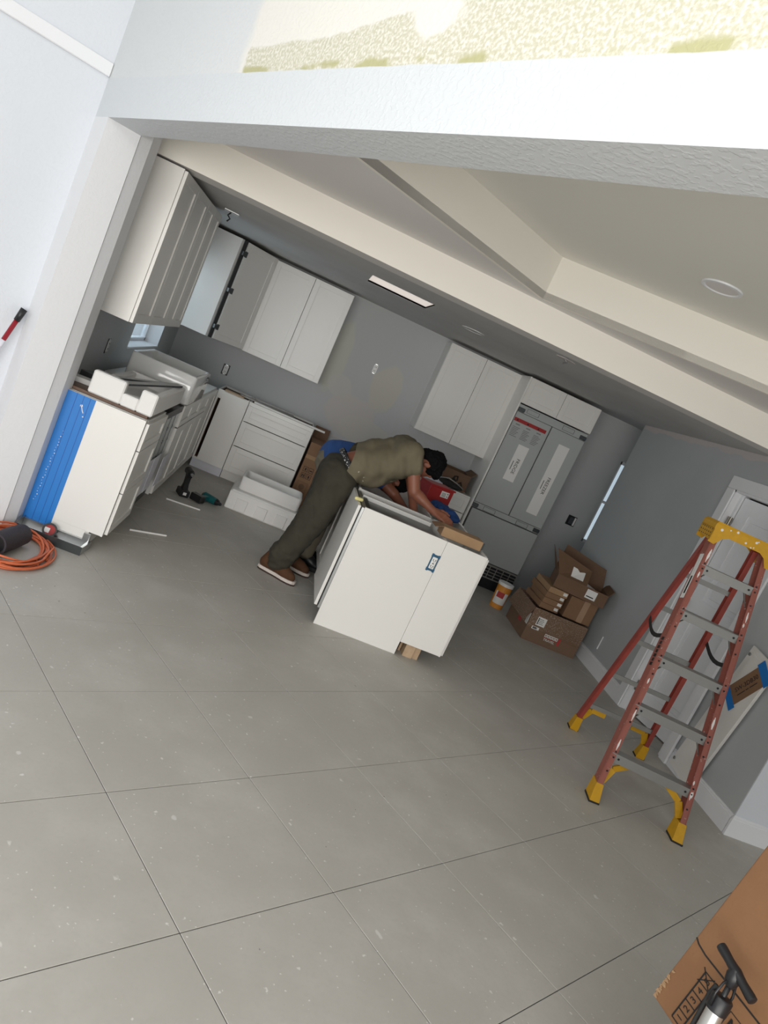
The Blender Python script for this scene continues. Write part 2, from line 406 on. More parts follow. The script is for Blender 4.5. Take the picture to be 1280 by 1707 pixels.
# kitchen walls
struct(MB().box(-1.54, 5.2, 8.25, 8.37, 0, .72).box(-1.54, 3.80, 8.25, 8.37, .72, 2.6).box(4.75, 5.2, 8.25, 8.37, .72, 2.6).box(3.80, 4.75, 8.25, 8.37, .72, .84).box(3.80, 4.75, 8.25, 8.37, 1.89, 2.6).obj('wall_back', 'backwall'))
wl = MB(); y0, y1, z0, z1 = 6.32, 7.46, 1.0, 1.95
wl.box(-1.56, -1.38, 4.49, y0, 0, 2.6).box(-1.56, -1.38, y1, 8.25, 0, 2.6).box(-1.56, -1.38, y0, y1, 0, z0).box(-1.56, -1.38, y0, y1, z1, 2.6)
struct(wl.obj('wall_left', 'greywall'))
# window in the left wall
w1 = sempty('window_1', (-1.5, (y0+y1)/2, z0))
fr = MB(); fr.box(-1.545, -1.50, y0, y1, z0, z0+.045).box(-1.545, -1.50, y0, y1, z1-.045, z1).box(-1.545, -1.50, y0, y0+.045, z0, z1).box(-1.545, -1.50, y1-.045, y1, z0, z1)
fr.box(-1.54, -1.505, y0+.34, y0+.42, z0, z1).box(-1.535, -1.51, y0, y1, z0+.27, z0+.295)
fr.obj('window_frame', 'white_trim', w1)
MB().box(-1.528, -1.522, y0+.04, y0+.35, z0+.04, z1-.04).obj('pane', 'glass', w1)
MB().box(-1.528, -1.522, y0+.41, y1-.04, z0+.04, z1-.04).obj('pane', 'glass', w1)
MB().box(-1.50, -1.365, y0+.001, y1-.001, z0+.001, z0+.018, .003).obj('window_sill', 'white_trim', w1)
MB().box(-1.50, -1.372, y1-.012, y1, z0, z1).obj('window_jamb', 'white_trim', w1)
# kitchen ceiling with a recessed light well
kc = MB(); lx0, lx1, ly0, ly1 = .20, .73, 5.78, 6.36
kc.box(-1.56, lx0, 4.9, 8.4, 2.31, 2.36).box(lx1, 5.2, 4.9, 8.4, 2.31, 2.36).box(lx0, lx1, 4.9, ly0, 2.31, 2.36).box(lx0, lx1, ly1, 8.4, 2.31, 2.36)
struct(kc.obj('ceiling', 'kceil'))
lw = thing('recessed_ceiling_light', 'rectangular recessed light well glowing in the kitchen ceiling', 'light', (.46, 6.07, 2.31))
s_ = MB(); s_.box(lx0-.012, lx0, ly0, ly1, 2.311, 2.345).box(lx1, lx1+.012, ly0, ly1, 2.311, 2.345).box(lx0-.012, lx1+.012, ly0-.012, ly0, 2.311, 2.345).box(lx0-.012, lx1+.012, ly1, ly1+.012, 2.311, 2.345)
s_.obj('well_side', 'cream', lw); MB().box(lx0, lx1, ly0, ly1, 2.325, 2.345).obj('diffuser', 'lightpanel', lw)
# dropped beam between kitchen and dining
struct(MB().box(-1.38, 3.454, 4.66, 4.92, 2.287, 2.60).obj('wall_beam_soffit', 'soffit'))
struct(MB().box(-1.50, 3.454, 4.65, 4.66, 2.285, 2.487).obj('wall_fascia', 'cream'))
V0 = (1.154, 4.534); V1 = (-.56, 3.11); V2 = (6.0, 2.835)
struct(MB().prism([(-1.50, 4.66), (3.46, 4.66), (3.46, 3.77), (6.0, 3.77), V2, V0, V1, (-1.40, 4.43)], 2.487, 2.53).obj('ceiling_dining', 'soffit'))
def strip(b, p, q, z0, z1, t):
    d = Vector((q[0]-p[0], q[1]-p[1], 0)).normalized(); n = Vector((-d.y, d.x, 0))*t
    b.prism([(p[0], p[1]), (q[0], q[1]), (q[0]+n.x, q[1]+n.y), (p[0]+n.x, p[1]+n.y)], z0, z1)
tr = MB(); strip(tr, V1, V0, 2.4865, 2.80, .03); strip(tr, V0, V2, 2.4865, 2.80, .03)
struct(tr.obj('wall_tray', 'cream'))
struct(MB().prism([V1, V0, V2, (6.0, -3.5), (3.85, -3.5)], 2.752, 2.80).obj('ceiling_tray', M['tray']))
# right wall with doorway
def rightwall_material():
    m = P('right_wall_paint', (.47, .50, .52), .6); nt = m.node_tree; b = nt.nodes['Principled BSDF']
    g = nt.nodes.new('ShaderNodeNewGeometry'); pos = g.outputs['Position']; sp = nt.nodes.new('ShaderNodeSeparateXYZ'); nt.links.new(pos, sp.inputs[0])
    z = mathn(nt, 'ADD', sp.outputs[2], mathn(nt, 'MULTIPLY', mathn(nt, 'SUBTRACT', noisen(nt, pos, 5, 4), .5), .09))
    c = mixnode(nt, step(nt, noisen(nt, pos, 1.5, 4), .4, .7), (.455, .48, .49), (.49, .51, .515))
    nt.links.new(mixnode(nt, step(nt, z, 2.262, 2.268), c, (.56, .52, .51)), b.inputs['Base Color'])
    return m
M['rightwall'] = rightwall_material()
DY0, DY1 = 4.64, 5.40
struct(MB().box(3.454, 3.574, 3.772, DY0, 0, 2.6).box(3.454, 3.574, DY1, 7.39, 0, 2.6).box(3.454, 3.574, DY0, DY1, 2.0, 2.6).obj('wall_right', 'rightwall'))
struct(MB().box(3.454, 6.1, 3.763, 3.771, 0, 2.487).box(3.575, 6.1, 3.771, 3.89, 0, 2.487).obj('wall_front_right', 'white_wall'))
struct(MB().box(6.0, 6.1, -3.5, 3.77, 0, 2.8).obj('wall_living_right', 'white_wall'))
struct(MB().box(5.2, 5.3, 7.2, 8.4, 0, 2.6).box(3.574, 5.3, 7.27, 7.39, 0, 2.6).obj('wall_nook', 'greywall'))
struct(MB().box(4.55, 4.65, 4.2, 5.9, 0, 2.6).box(3.574, 4.65, 4.2, 4.3, 0, 2.6).box(3.574, 4.65, 5.8, 5.9, 0, 2.6).box(3.574, 4.65, 4.2, 5.9, 2.45, 2.55).obj('wall_closet', 'greywall'))
def bboard(name, b, mat='white_trim'): return struct(b.obj(name, mat))
b = MB(); 
for ya, yb in ((3.772, 4.555), (5.50, 7.39)): b.box(3.438, 3.454, ya, yb, 0, .112).box(3.443, 3.454, ya, yb, .112, .126).box(3.448, 3.454, ya, yb, .126, .137)
bboard('baseboard_right', b)
bboard('baseboard_front', MB().box(3.436, 6, 3.747, 3.763, 0, .112).box(3.442, 6, 3.752, 3.763, .112, .126).box(3.448, 6, 3.757, 3.763, .126, .137))
# door
d1 = sempty('door_1', (3.454, 5.0, 0))
b = MB(); b.box(3.436, 3.454, DY1-.005, DY1+.10, 0, 1.995, .004).obj('casing', 'white_trim', d1)
MB().box(3.436, 3.454, DY0-.09, DY0+.005, 0, 1.995, .004).obj('casing', 'white_trim', d1)
MB().box(3.436, 3.454, DY0-.09, DY1+.10, 1.996, 2.10, .004).obj('casing', 'white_trim', d1)
MB().box(3.446, 3.58, DY1-.02, DY1, 0, 2.0).box(3.446, 3.58, DY0, DY0+.02, 0, 2.0).box(3.446, 3.58, DY0, DY1, 1.98, 2.0).box(3.50, 3.52, DY1-.05, DY1-.02, 0, 1.98).obj('door_jamb', 'white_trim', d1)
DT = Matrix.Translation((3.52, DY1-.055, .012)) @ Matrix.Rotation(R(-90+14), 4, 'Z')
b = MB(DT); wd, hd = .70, 1.955
b.box(0, .11, 0, .035, 0, hd).box(wd-.11, wd, 0, .035, 0, hd)
for za, zb in ((0, .22), (.95, 1.09), (hd-.12, hd)): b.box(.11, wd-.11, 0, .035, za, zb)
leaf = b.obj('door_leaf', 'white_trim', d1)
for za, zb in ((.22, .95), (1.09, hd-.12)):
    MB(DT).box(.11, wd-.11, .010, .025, za, zb).box(.15, wd-.15, .003, .012, za+.04, zb-.04, .006).obj('panel', 'white_trim', leaf)
for z in (.24, 1.02, 1.74):
    MB().box(3.470, 3.512, DY1-.063, DY1-.044, z-.045, z+.045, .003).cyl((3.488, DY1-.066, z-.048), (3.488, DY1-.066, z+.048), .010).obj('hinge', 'brass', leaf)
# window in the nook
w2 = sempty('window_2', (4.3, 8.3, .84))
b = MB(); b.box(3.80, 4.75, 8.27, 8.31, .84, .875).box(3.80, 4.75, 8.27, 8.31, 1.855, 1.89).box(3.80, 3.825, 8.27, 8.31, .84, 1.89).box(4.72, 4.75, 8.27, 8.31, .84, 1.89).box(3.80, 4.75, 8.275, 8.305, 1.355, 1.385)
b.obj('window_frame', 'white_trim', w2)
MB().box(3.82, 4.73, 8.288, 8.293, .87, 1.36).obj('pane', 'glass', w2); MB().box(3.82, 4.73, 8.288, 8.293, 1.38, 1.86).obj('pane', 'glass', w2)

# ------------------------------------------------------------------ cabinets (local frame: x along the front, front at y=0 facing -y, z up)
def shaker(T, x0, x1, z0, z1, name='door', parent=None, t=.02, rail=.058, flat=False, mat='cab'):
    b = MB(T); f = min(rail, (x1-x0)*.28, (z1-z0)*.30)
    b.box(x0, x0+f, -t, 0, z0, z1, .0012).box(x1-f, x1, -t, 0, z0, z1, .0012)
    b.box(x0+f, x1-f, -t, 0, z0, z0+f, .0012).box(x0+f, x1-f, -t, 0, z1-f, z1, .0012)
    b.box(x0+f, x1-f, -t+.009, -.002, z0+f, z1-f)
    return b.obj(name, mat, parent)
def carcass(T, w, d, z0, z1, parent, toe=0, open_top=False, mat='cab'):
    b = MB(T); t = .018
    b.box(0, t, .0005, d, z0, z1).box(w-t, w, .0005, d, z0, z1)
    b.box(t, w-t, d-.008, d, z0, z1).box(t, w-t, .0005, d-.008, z0, z0+t)
    if not open_top: b.box(t, w-t, .0005, d-.008, z1-t, z1)
    else: b.box(t, w-t, .0005, .02, z1-.09, z1).box(t, w-t, d-.1, d-.008, z1-t, z1)
    if toe: b.box(0, w, .075, d, 0, z0)
    o = b.obj('body', mat, parent)
    if open_top:
        MB(T).box(t, w-t, .021, d-.009, z0+t, z0+t+.004).box(t, t+.003, .021, d-.009, z0+.03, z1-.012).box(w-t-.003, w-t, .021, d-.009, z0+.03, z1-.012).box(t, w-t, d-.014, d-.009, z0+.03, z1-.02).obj('interior', 'ply', parent)
    return o
LT = lambda y, x=-.72: frame((x, y, 0), R(90))       # left run: local x -> world y, local -y -> world +x
# --- left run base cabinets
c = thing('base_cabinet', 'white three-drawer base cabinet with blue tape down its end panel', 'cabinet', (-1.0, 4.72, 0))
T = LT(4.49); carcass(T, .535, .61, .10, .86, c, toe=1, open_top=True); T = LT(4.445)
for z0, z1 in ((.112, .385), (.39, .665), (.67, .845)): shaker(T, .005, .575, z0, z1, 'drawer_front', c, rail=.05)
MB().box(-1.186, -.722, 4.427, 4.4445, .10, .862, .001).box(-.722, -.74, 4.4445, 4.49, .1, .862).box(-1.186, -.80, 4.427, 4.4445, 0, .10).box(-.733, -.721, 4.4245, 4.427, .10, .862).obj('end_panel', 'cab', c)
b = MB()
for i, (x0, x1, k) in enumerate(((-1.186, -1.128, .0006), (-1.133, -1.088, .0012), (-1.092, -1.050, .0018), (-1.056, -1.022, .0012))): b.box(x0, x1, 4.4268-k-.0006, 4.427, .03, .861)
b.obj('blue_tape', 'blue', c)
for x in (-1.131, -1.090, -1.053): MB().box(x-.0013, x+.0013, 4.4236, 4.4245, .03, .861).obj('tape_edge_shade', P('blue_tape_edge_shade', (.006, .085, .36), .5), c)  # darker blue lines paint in the shading where tape strips overlap
b = MB(); b.T = Matrix.Identity(4)
b.cyl((-1.088, 4.4243, .80), (-1.088, 4.4255, .80), .008, seg=8).tube([(-1.087, 4.4245, .80), (-1.075, 4.4243, .775), (-1.066, 4.4246, .762)], .003, 6).cyl((-1.061, 4.4243, .742), (-1.061, 4.4255, .742), .004, seg=8)
for i in range(26):
    z = .62-.018*i; x = -1.134+.004*math.sin(i*1.7)-.0009*i; b.cyl((x, 4.4242, z), (x, 4.4252, z), .0016+.0016*((i*7) % 3)/2, seg=6)
o = b.obj('paint_drips', 'paintspot', c); o['kind'] = 'stuff'
MB().box(-1.30, -.735, 4.492, 5.02, .862, .880, .001).obj('top_board', 'ply', c)
# dishwasher bay between the drawers and the sink base
dw = thing('dishwasher', 'bare dark dishwasher with paper sheets between the drawers and the sink base', 'dishwasher', (-1.0, 5.35, 0))
T = LT(5.03); MB(T).box(0, .64, .03, .58, .10, .845).obj('tub', 'darksteel', dw)
b = MB(T); b.box(.02, .62, 0, .03, .47, .80).obj('control_door', 'steel', dw)
b = MB(T)
for x in (.12, .30, .46): b.box(x, x+.012, -.004, 0, .48, .79)
for z in (.60, .70): b.cyl((.3, -.006, z), (.3, 0, z), .014, seg=10).cyl((.47, -.006, z), (.47, 0, z), .012, seg=10)
b.obj('bracket', 'darksteel', dw)
MB(T).box(.0, .64, -.01, .03, .80, .85).obj('top_rail', 'black', dw)
MB(T).box(.05, .60, .02, .03, .10, .22).obj('kick_plate', 'black', dw)
for x0, x1, y in ((.01, .20, -.010), (.21, .42, -.012)): MB(T).box(x0, x1, y, y+.003, .22, .49).obj('paper', 'paper', dw)
MB(T).box(.43, .66, -.036, -.033, .23, .47).obj('paper', 'paper', dw)
# sink base and corner base
c = thing('sink_base_cabinet', 'white sink base cabinet with two doors under the apron sink', 'cabinet', (-1.0, 6.1, 0))
T = LT(5.69); carcass(T, .90, .61, .10, .86, c, toe=1)
shaker(T, .004, .448, .112, .66, 'door', c); shaker(T, .452, .896, .112, .66, 'door', c); shaker(T, .004, .448, .67, .845, 'false_front', c, rail=.045); shaker(T, .452, .896, .67, .845, 'false_front', c, rail=.045)
c = thing('corner_base_cabinet', 'white corner base cabinet beside the sink base with shaker door', 'cabinet', (-1.0, 7.1, 0))
T = LT(6.60); carcass(T, 1.0, .61, .10, .86, c, toe=1)
shaker(T, .004, .50, .112, .66, 'door', c); shaker(T, .004, .50, .67, .845, 'drawer_front', c, rail=.045); shaker(T, .505, .985, .112, .845, 'door', c)
# back run
c = thing('blind_base_cabinet', 'plain white blind base panel in the back left corner', 'cabinet', (-.53, 7.9, 0))
T = frame((-.70, 7.63, 0), 0); carcass(T, .325, .61, .10, .86, c, open_top=True)
MB(T).box(.05, .322, -.02, 0, .105, .855, .001).obj('panel', 'cab', c); MB(T).box(0, .325, .05, .065, 0, .104).obj('toe_board', 'paper', c)
MB(T).box(.06, .26, -.015, .10, .861, .875).obj('rail', 'birch', c)
c = thing('drawer_base_cabinet', 'wide white base cabinet with three drawers against the back wall', 'cabinet', (0, 7.9, 0))
T = frame((-.37, 7.63, 0), 0); carcass(T, .705, .61, .10, .86, c, toe=1, open_top=True)
for z0, z1 in ((.112, .378), (.386, .648), (.656, .822)): shaker(T, .003, .702, z0, z1, 'drawer_front', c, rail=.055)
c = thing('narrow_drawer_cabinet', 'white base cabinet with drawers tucked beside the refrigerator', 'cabinet', (1.85, 7.9, 0))
T = frame((1.50, 7.63, 0), 0); carcass(T, .66, .61, .10, .86, c, toe=1)
for z0, z1 in ((.112, .378), (.386, .66), (.668, .845)): shaker(T, .003, .657, z0, z1, 'drawer_front', c, rail=.05)
# --- uppers
UT = lambda y: frame((-1.067, y, 0), R(90))
def upper(T, w, d, z0, z1, label, n, loc, name='wall_cabinet'):
    c = thing(name, label, 'cabinet', loc); carcass(T, w, d, z0, z1, c)
    for i in range(n): shaker(T, w*i/n+.002, w*(i+1)/n-.002, z0+.001, z1-.002, 'door', c)
    return c
c = upper(UT(4.70), .92, .31, 1.333, 2.272, 'tall white wall cabinet nearest the pier, its plain end facing out', 2, (-1.2, 5.16, 1.333))
MB().box(-1.38, -1.068, 4.690, 4.699, 1.333, 2.275, .001).obj('end_panel', 'cab', c)
upper(UT(5.625), .655, .31, 1.333, 2.272, 'white two-door wall cabinet between the pier cabinet and the window', 2, (-1.2, 5.95, 1.333))
c = thing('corner_wall_cabinet', 'white corner wall cabinet with a cool-grey side and bare door hinges', 'cabinet', (-1.1, 7.9, 1.295))
CZ0, CZ1 = 1.295, 2.275
MB().prism([(-1.379, 8.249), (-1.379, 7.50), (-1.0, 7.50), (-.985, 7.515), (-.668, 7.905), (-.668, 8.249)], CZ0, CZ1).obj('body', 'cab', c)
dv = Vector((-.675+.985, 7.905-7.50, 0)); L_ = dv.length; T = frame((-.972, 7.498, 0), math.atan2(dv.y, dv.x))
shaker(T, .045, L_-.012, CZ0+.002, CZ1-.004, 'door', c)
MB(T).box(-.004, .042, -.006, .002, CZ0, CZ1).obj('gap', 'cab_dark', c)
for z in (CZ0+.12, (CZ0+CZ1)/2, CZ1-.12): MB(T).box(-.002, .05, -.030, -.006, z-.02, z+.02, .003).cyl((.02, -.034, z), (.02, -.02, z), .016, seg=8).box(.03, .07, -.026, -.02, z-.028, z+.028, .002).obj('hinge', 'darksteel', c)
upper(frame((-.664, 7.92, 0), 0), .854, .33, 1.287, 2.268, 'white two-door wall cabinet left of the bare patched wall', 2, (-.24, 8.08, 1.287))
upper(frame((1.326, 7.92, 0), 0), .845, .33, 1.277, 2.268, 'white two-door wall cabinet right of the patched wall, next to the refrigerator', 2, (1.75, 8.08, 1.277))
for x, y0_, y1_, s in ((0, 0, 0, 0),): pass
# tall fridge panel and bridge cabinet
pn = tag(MB().box(2.168, 2.186, 7.56, 8.249, 0, 2.272, .001).obj('refrigerator_side_panel', 'cab'), 'tall white side panel standing left of the refrigerator', 'panel')
c = upper(frame((2.19, 7.60, 0), 0), .842, .64, 1.992, 2.272, 'low white two-door cabinet bridging over the refrigerator', 2, (2.6, 7.9, 1.992), 'bridge_cabinet')
# --- refrigerator in protective film
fg = thing('refrigerator', 'film-wrapped built-in refrigerator with white shipping labels and red warning band', 'refrigerator', (2.6, 7.95, 0))
FY = 7.60
MB().box(2.192, 3.028, FY+.05, 8.24, .0, 1.982).obj('body', 'film', fg)
MB().box(2.196, 3.024, FY+.02, FY+.05, .25, 1.982).obj('recess', 'film_dark', fg)
MB().box(2.196, 3.024, FY, FY+.03, 1.90, 1.978, .002).obj('top_grille', 'film', fg)
dl = MB().box(2.203, 2.616, FY-.005, FY+.03, .85, 1.897, .003).obj('door', 'film', fg)
dr = MB().box(2.627, 3.022, FY-.005, FY+.03, .85, 1.897, .003).obj('door', 'film', fg)
MB().box(2.203, 3.022, FY, FY+.03, .785, .846, .002).obj('hinge_rail', 'film', fg)
fz = MB().box(2.215, 3.022, FY-.005, FY+.03, .28, .775, .003).obj('freezer_drawer', 'film', fg)
MB().box(2.203, 3.022, FY+.0, FY+.05, .0, .11).obj('kick_plate', 'black', fg)
g_ = MB().box(2.203, 3.022, FY, FY+.03, .11, .27).obj('ventilation_grille', 'alu', fg)
b = MB()
for i in range(10):
    for j in range(4): b.box(2.215+i*.081, 2.215+i*.081+.07, FY-.002, FY, .125+j*.034, .125+j*.034+.024)
b.obj('slot', 'black', g_)
for (x0, x1, za, zb, word) in ((2.375, 2.50, 1.19, 1.59, 'FRIDGE'), (2.775, 2.905, .962, 1.766, 'FREEZER')):
    p_ = MB().box(x0, x1, FY-.0075, FY-.005, za, zb).obj('label_strip', 'label', dl if word == 'FRIDGE' else dr)
    xm = x0+(x1-x0)*.55; zm = za+(zb-za)*.42
    text('lettering', word, .052, axes((xm, FY-.0082, zm), (0, 0, -1), (1, 0, 0), (0, -1, 0)), 'ink', p_)
    MB().box(xm-.046, xm-.038, FY-.0082, FY-.0075, zm-.05, zm+.05).obj('print', 'darksteel', p_)
    for zc in (za-.012, zb+.008): MB().box(x0-.10, x1+.07, FY-.0062, FY-.005, zc-.006, zc+.006).obj('clear_tape', 'film', dl if word == 'FRIDGE' else dr)
wl_ = MB().box(2.207, 2.60, FY-.0072, FY-.005, 1.60, 1.835).obj('warning_sheet', 'film', dl)
MB().box(2.207, 2.585, FY-.009, FY-.0072, 1.797, 1.835).obj('red_band', 'red', wl_)
for x in (2.245, 2.37, 2.495): MB().prism([(x-.012, -.010), (x+.012, -.010), (x, .010)], 0, .0006).obj('warning_triangle', 'ink', wl_).matrix_world = axes((0, FY-.0096, 1.816), (1, 0, 0), (0, 0, 1), (0, -1, 0))
b = MB()
for i in range(3):
    x = 2.225+i*.125; b.box(x+.02, x+.07, FY-.008, FY-.0072, 1.765, 1.777)
    for j in range(7): b.box(x, x+.085-.012*((i+j) % 3), FY-.008, FY-.0072, 1.735-j*.016, 1.742-j*.016)
b.obj('printed_lines', P('grey_print', (.22, .22, .22), .7), wl_)
for x, z in ((2.245, 1.925), (2.99, 1.925), (2.235, .812), (2.985, .815)):
    MB().box(x-.045, x+.03, FY-.010, FY-.005, z-.022, z+.022, .003).box(x-.02, x+.03, FY-.018, FY-.010, z-.012, z+.012, .002).cyl((x-.03, FY-.016, z), (x-.03, FY-.005, z), .009, seg=8).cyl((x+.012, FY-.022, z-.018), (x+.012, FY-.005, z-.018), .006, seg=8).obj('door_hinge', 'darksteel', fg)
for x, z in ((2.37, 1.94), (2.80, 1.94), (2.40, .812), (2.80, .812)):
    b = MB(); b.box(x-.07, x+.07, FY-.004, FY-.0005, z+.020, z+.023).box(x-.07, x+.07, FY-.004, FY-.0005, z-.023, z-.020).box(x-.07, x-.067, FY-.004, FY-.0005, z-.023, z+.023).box(x+.067, x+.07, FY-.004, FY-.0005, z-.023, z+.023).obj('cover_strip', 'darksteel', fg)

# --- island
isl = thing('kitchen_island', 'white kitchen island being fitted, open on top with a wall socket in its end panel', 'island', (1.15, 5.3, 0))
IY = 4.628
MB().box(.703, 1.299, IY, IY+.018, 0, .86, .001).obj('end_panel', 'cab', isl)
MB().box(1.301, 1.601, IY, IY+.018, .098, .86, .001).obj('end_panel', 'cab', isl)
MB().box(.703, .716, IY-.002, IY, 0, .86).obj('edge_strip', 'cab', isl); MB().box(1.586, 1.601, IY-.002, IY, .098, .86).obj('edge_strip', 'cab', isl)
# carcass: left bank (faces -x) and right bank (faces +x)
b = MB(); b.box(.70, 1.30, 5.262, 5.28, .1, .86)
b.box(1.285, 1.30, IY+.018, 6.25, .1, .86).box(.70, 1.30, 6.235, 6.25, 0, .86).box(1.301, 1.60, 6.235, 6.25, .1, .86)
b.box(1.301, 1.60, 5.262, 5.28, .1, .86).box(.716, 1.60, IY+.018, 6.235, .1, .115)
b.box(.72, 1.25, 5.05, 5.075, .80, .862).box(1.582, 1.60, IY+.018, 6.25, .80, .862).box(.70, .72, 5.28, 6.235, .80, .862)
b.obj('body', 'cab', isl)
MB().box(.765, .78, IY+.02, 6.2, 0, .10).obj('toe_board', 'black', isl)  # black colour stands in for the shaded gap below the dishwasher door
MB().box(1.36, 1.43, IY+.03, 6.2, 0, .098).obj('toe_board', 'birch', isl)
MB().box(1.432, 1.475, IY+.045, IY+.085, 0, .10).obj('support_block', 'birch', isl)
MB().box(1.335, 1.35, IY+.10, IY+.30, 0, .098).obj('support_block', 'birch', isl)
T = frame((1.604, IY+.02, 0), R(90))
for i in range(3): shaker(T, .006+.53*i, .53*(i+1), .10, .845, 'door', isl)
T = frame((.70, 6.245, 0), R(-90))
shaker(T, .004, .48, .112, .845, 'door', isl); shaker(T, .484, .96, .112, .845, 'door', isl)
# socket in the panel
so = MB().box(1.243, 1.297, IY-.004, IY, .632, .748, .002).obj('socket_box', P('blue_socket_box', (.02, .09, .16), .5), isl)
MB().box(1.252, 1.288, IY-.010, IY-.004, .648, .732, .003).obj('socket_face', 'white_plastic', so)
b = MB()
for z in (.668, .712):
    for dx in (-.008, .008): b.box(1.27+dx-.0018, 1.27+dx+.0018, IY-.0112, IY-.010, z-.006, z+.006)
    b.cyl((1.27, IY-.0112, z-.011), (1.27, IY-.010, z-.011), .003, seg=8)
b.box(1.264, 1.276, IY-.0112, IY-.010, .684, .690).obj('slot', 'ink', so)
b = MB()
for z in (.640, .740):
    for x0 in (1.240, 1.285): MB().box(x0, x0+.015, IY-.006, IY-.003, z-.012, z+.012, .002).obj('mounting_ear', P('dark_blue_plastic', (.012, .10, .20), .5), so)
# panel-ready dishwasher in the left bank
dw2 = thing('panel_dishwasher', 'dishwasher with a white front panel built into the island end', 'dishwasher', (.98, 4.96, .1))
MB().box(.72, 1.25, IY+.03, 5.045, .12, .835).obj('tub', 'darksteel', dw2)
MB().box(.685, .72, IY+.022, 5.24, .105, .85, .002).obj('door', 'steel', dw2)
MB().box(.655, .675, IY+.002, 5.245, .125, .857, .0015).obj('front_panel', 'cab', dw2)
MB().box(.675, .685, IY+.006, 5.24, .13, .855).obj('seal', 'black', dw2)
MB().box(.72, .75, IY+.03, 5.04, .835, .85).box(.72, 1.25, IY+.026, IY+.036, .80, .85).obj('top_rail', 'black', dw2)
tag(MB(Matrix.Translation((.662, 4.75, .872)) @ Matrix.Rotation(R(20), 4, 'Z')).box(-.035, .03, -.012, .012, -.012, .012, .011, 2).obj('yellow_tool_handle', P('pale_yellow', (.80, .72, .33), .5)), 'short pale yellow handle lying on the dishwasher edge by the worker', 'tool')

# ------------------------------------------------------------------ things on the left run
def beam(b, p0, p1, w, d, side):
    """rectangular bar from p0 to p1; side = direction of its width w"""
    p0, p1 = Vector(p0), Vector(p1); t = (p1-p0).normalized(); s = Vector(side); s = (s-t*s.dot(t)).normalized(); n = t.cross(s)
    v = [p+s*a*w/2+n*c*d/2 for p in (p0, p1) for a, c in ((-1, -1), (1, -1), (1, 1), (-1, 1))]
    b._add(v, [(3, 2, 1, 0), (4, 5, 6, 7), (0, 1, 5, 4), (1, 2, 6, 5), (2, 3, 7, 6), (3, 0, 4, 7)]); return b
def basin(x0, x1, y0, y1, z0, z1, t, bt, r=.03):
    """open-topped rounded basin as one mesh"""
    def rr(a0, a1, c0, c1, z, rad, n=5):
        out = []
        for cx, cy, st in ((a1-rad, c1-rad, 0), (a0+rad, c1-rad, 90), (a0+rad, c0+rad, 180), (a1-rad, c0+rad, 270)):
            for i in range(n): t_ = R(st+90*i/(n-1)); out.append((cx+rad*math.cos(t_), cy+rad*math.sin(t_), z))
        return out
    e = .008
    rings = [rr(x0+e, x1-e, y0+e, y1-e, z0, r), rr(x0, x1, y0, y1, z0+e, r), rr(x0, x1, y0, y1, z1-e, r), rr(x0+e, x1-e, y0+e, y1-e, z1, r),
             rr(x0+t-e, x1-t+e, y0+t-e, y1-t+e, z1, r), rr(x0+t, x1-t, y0+t, y1-t, z1-e, r), rr(x0+t+.012, x1-t-.012, y0+t+.012, y1-t-.012, z0+bt+.03, r), rr(x0+t+.04, x1-t-.04, y0+t+.04, y1-t-.04, z0+bt, r)]
    b = MB(); b.loft(rings); return b
sk = thing('apron_sink', 'white glazed apron-front sink sitting loose on the sink base', 'sink', (-.93, 5.95, .862))
autosmooth(basin(-1.185, -.683, 5.60, 6.33, .864, 1.088, .03, .03).obj('basin', 'ceramic', sk), 50)
b = MB(); b.box(-.683, -.668, 6.12, 6.28, 1.045, 1.056, .002).box(-.683, -.672, 6.18, 6.22, 1.035, 1.066, .002).obj('clip', 'darksteel', sk)
MB().cyl((-.94, 5.97, .894), (-.94, 5.97, .899), .045, seg=18).obj('drain', 'chrome', sk)
fm_ = MB(); z0 = .883
fm_.box(-1.10, -.905, 4.47, 4.53, z0, 1.022, .008).box(-.905, -.81, 4.47, 4.53, z0, .957, .006).box(-.81, -.712, 4.47, 4.53, z0, 1.022, .008)
fm_.box(-.765, -.712, 4.52, 5.42, z0, 1.005, .008).box(-1.10, -1.05, 4.52, 5.42, z0, .975, .008).box(-1.09, -.72, 5.37, 5.42, z0, .98, .006).box(-1.08, -.73, 4.5, 5.4, z0, z0+.03)
tag(fm_.obj('foam_packing', 'foam'), 'notched white foam packing on top of the taped drawer cabinet', 'packing foam')
for i, (p, q, w_) in enumerate((((-.99, 4.62, .975), (-.745, 5.30, 1.022), .045), ((-1.03, 4.75, .985), (-.80, 5.36, 1.0), .03))):
    t_ = thing('metal_trim_strip', ('longer', 'shorter')[i]+' grey metal trim strip lying in the white foam packing', 'trim strip', p, 'trim strips in the foam')
    beam(MB(), p, q, w_, .012, (1, 0, 0)).obj('face', P('trim_grey', (.45, .45, .44), .5), t_); beam(MB(), Vector(p)+Vector((w_*.52, 0, -.001)), Vector(q)+Vector((w_*.52, 0, -.001)), .004, .012, (1, 0, 0)).obj('edge', 'darksteel', t_)
bx = thing('hardware_box', 'small blue and white hardware box next to the pier', 'box', (-1.2, 4.70, .881))
T = frame((-1.215, 4.70, .881), R(12)); MB(T).box(-.06, .09, -.05, .05, 0, .032, .002).obj('tray', 'label', bx); MB(T).box(-.065, -.045, -.052, .052, 0, .034, .002).obj('blue_end', 'blue', bx)
tag(MB(frame((-1.20, 4.90, .881), R(-20))).box(-.05, .09, -.07, .07, 0, .05, .003).obj('grey_tool_case', 'darksteel'), 'dark grey small case lying behind the blue hardware box', 'case')
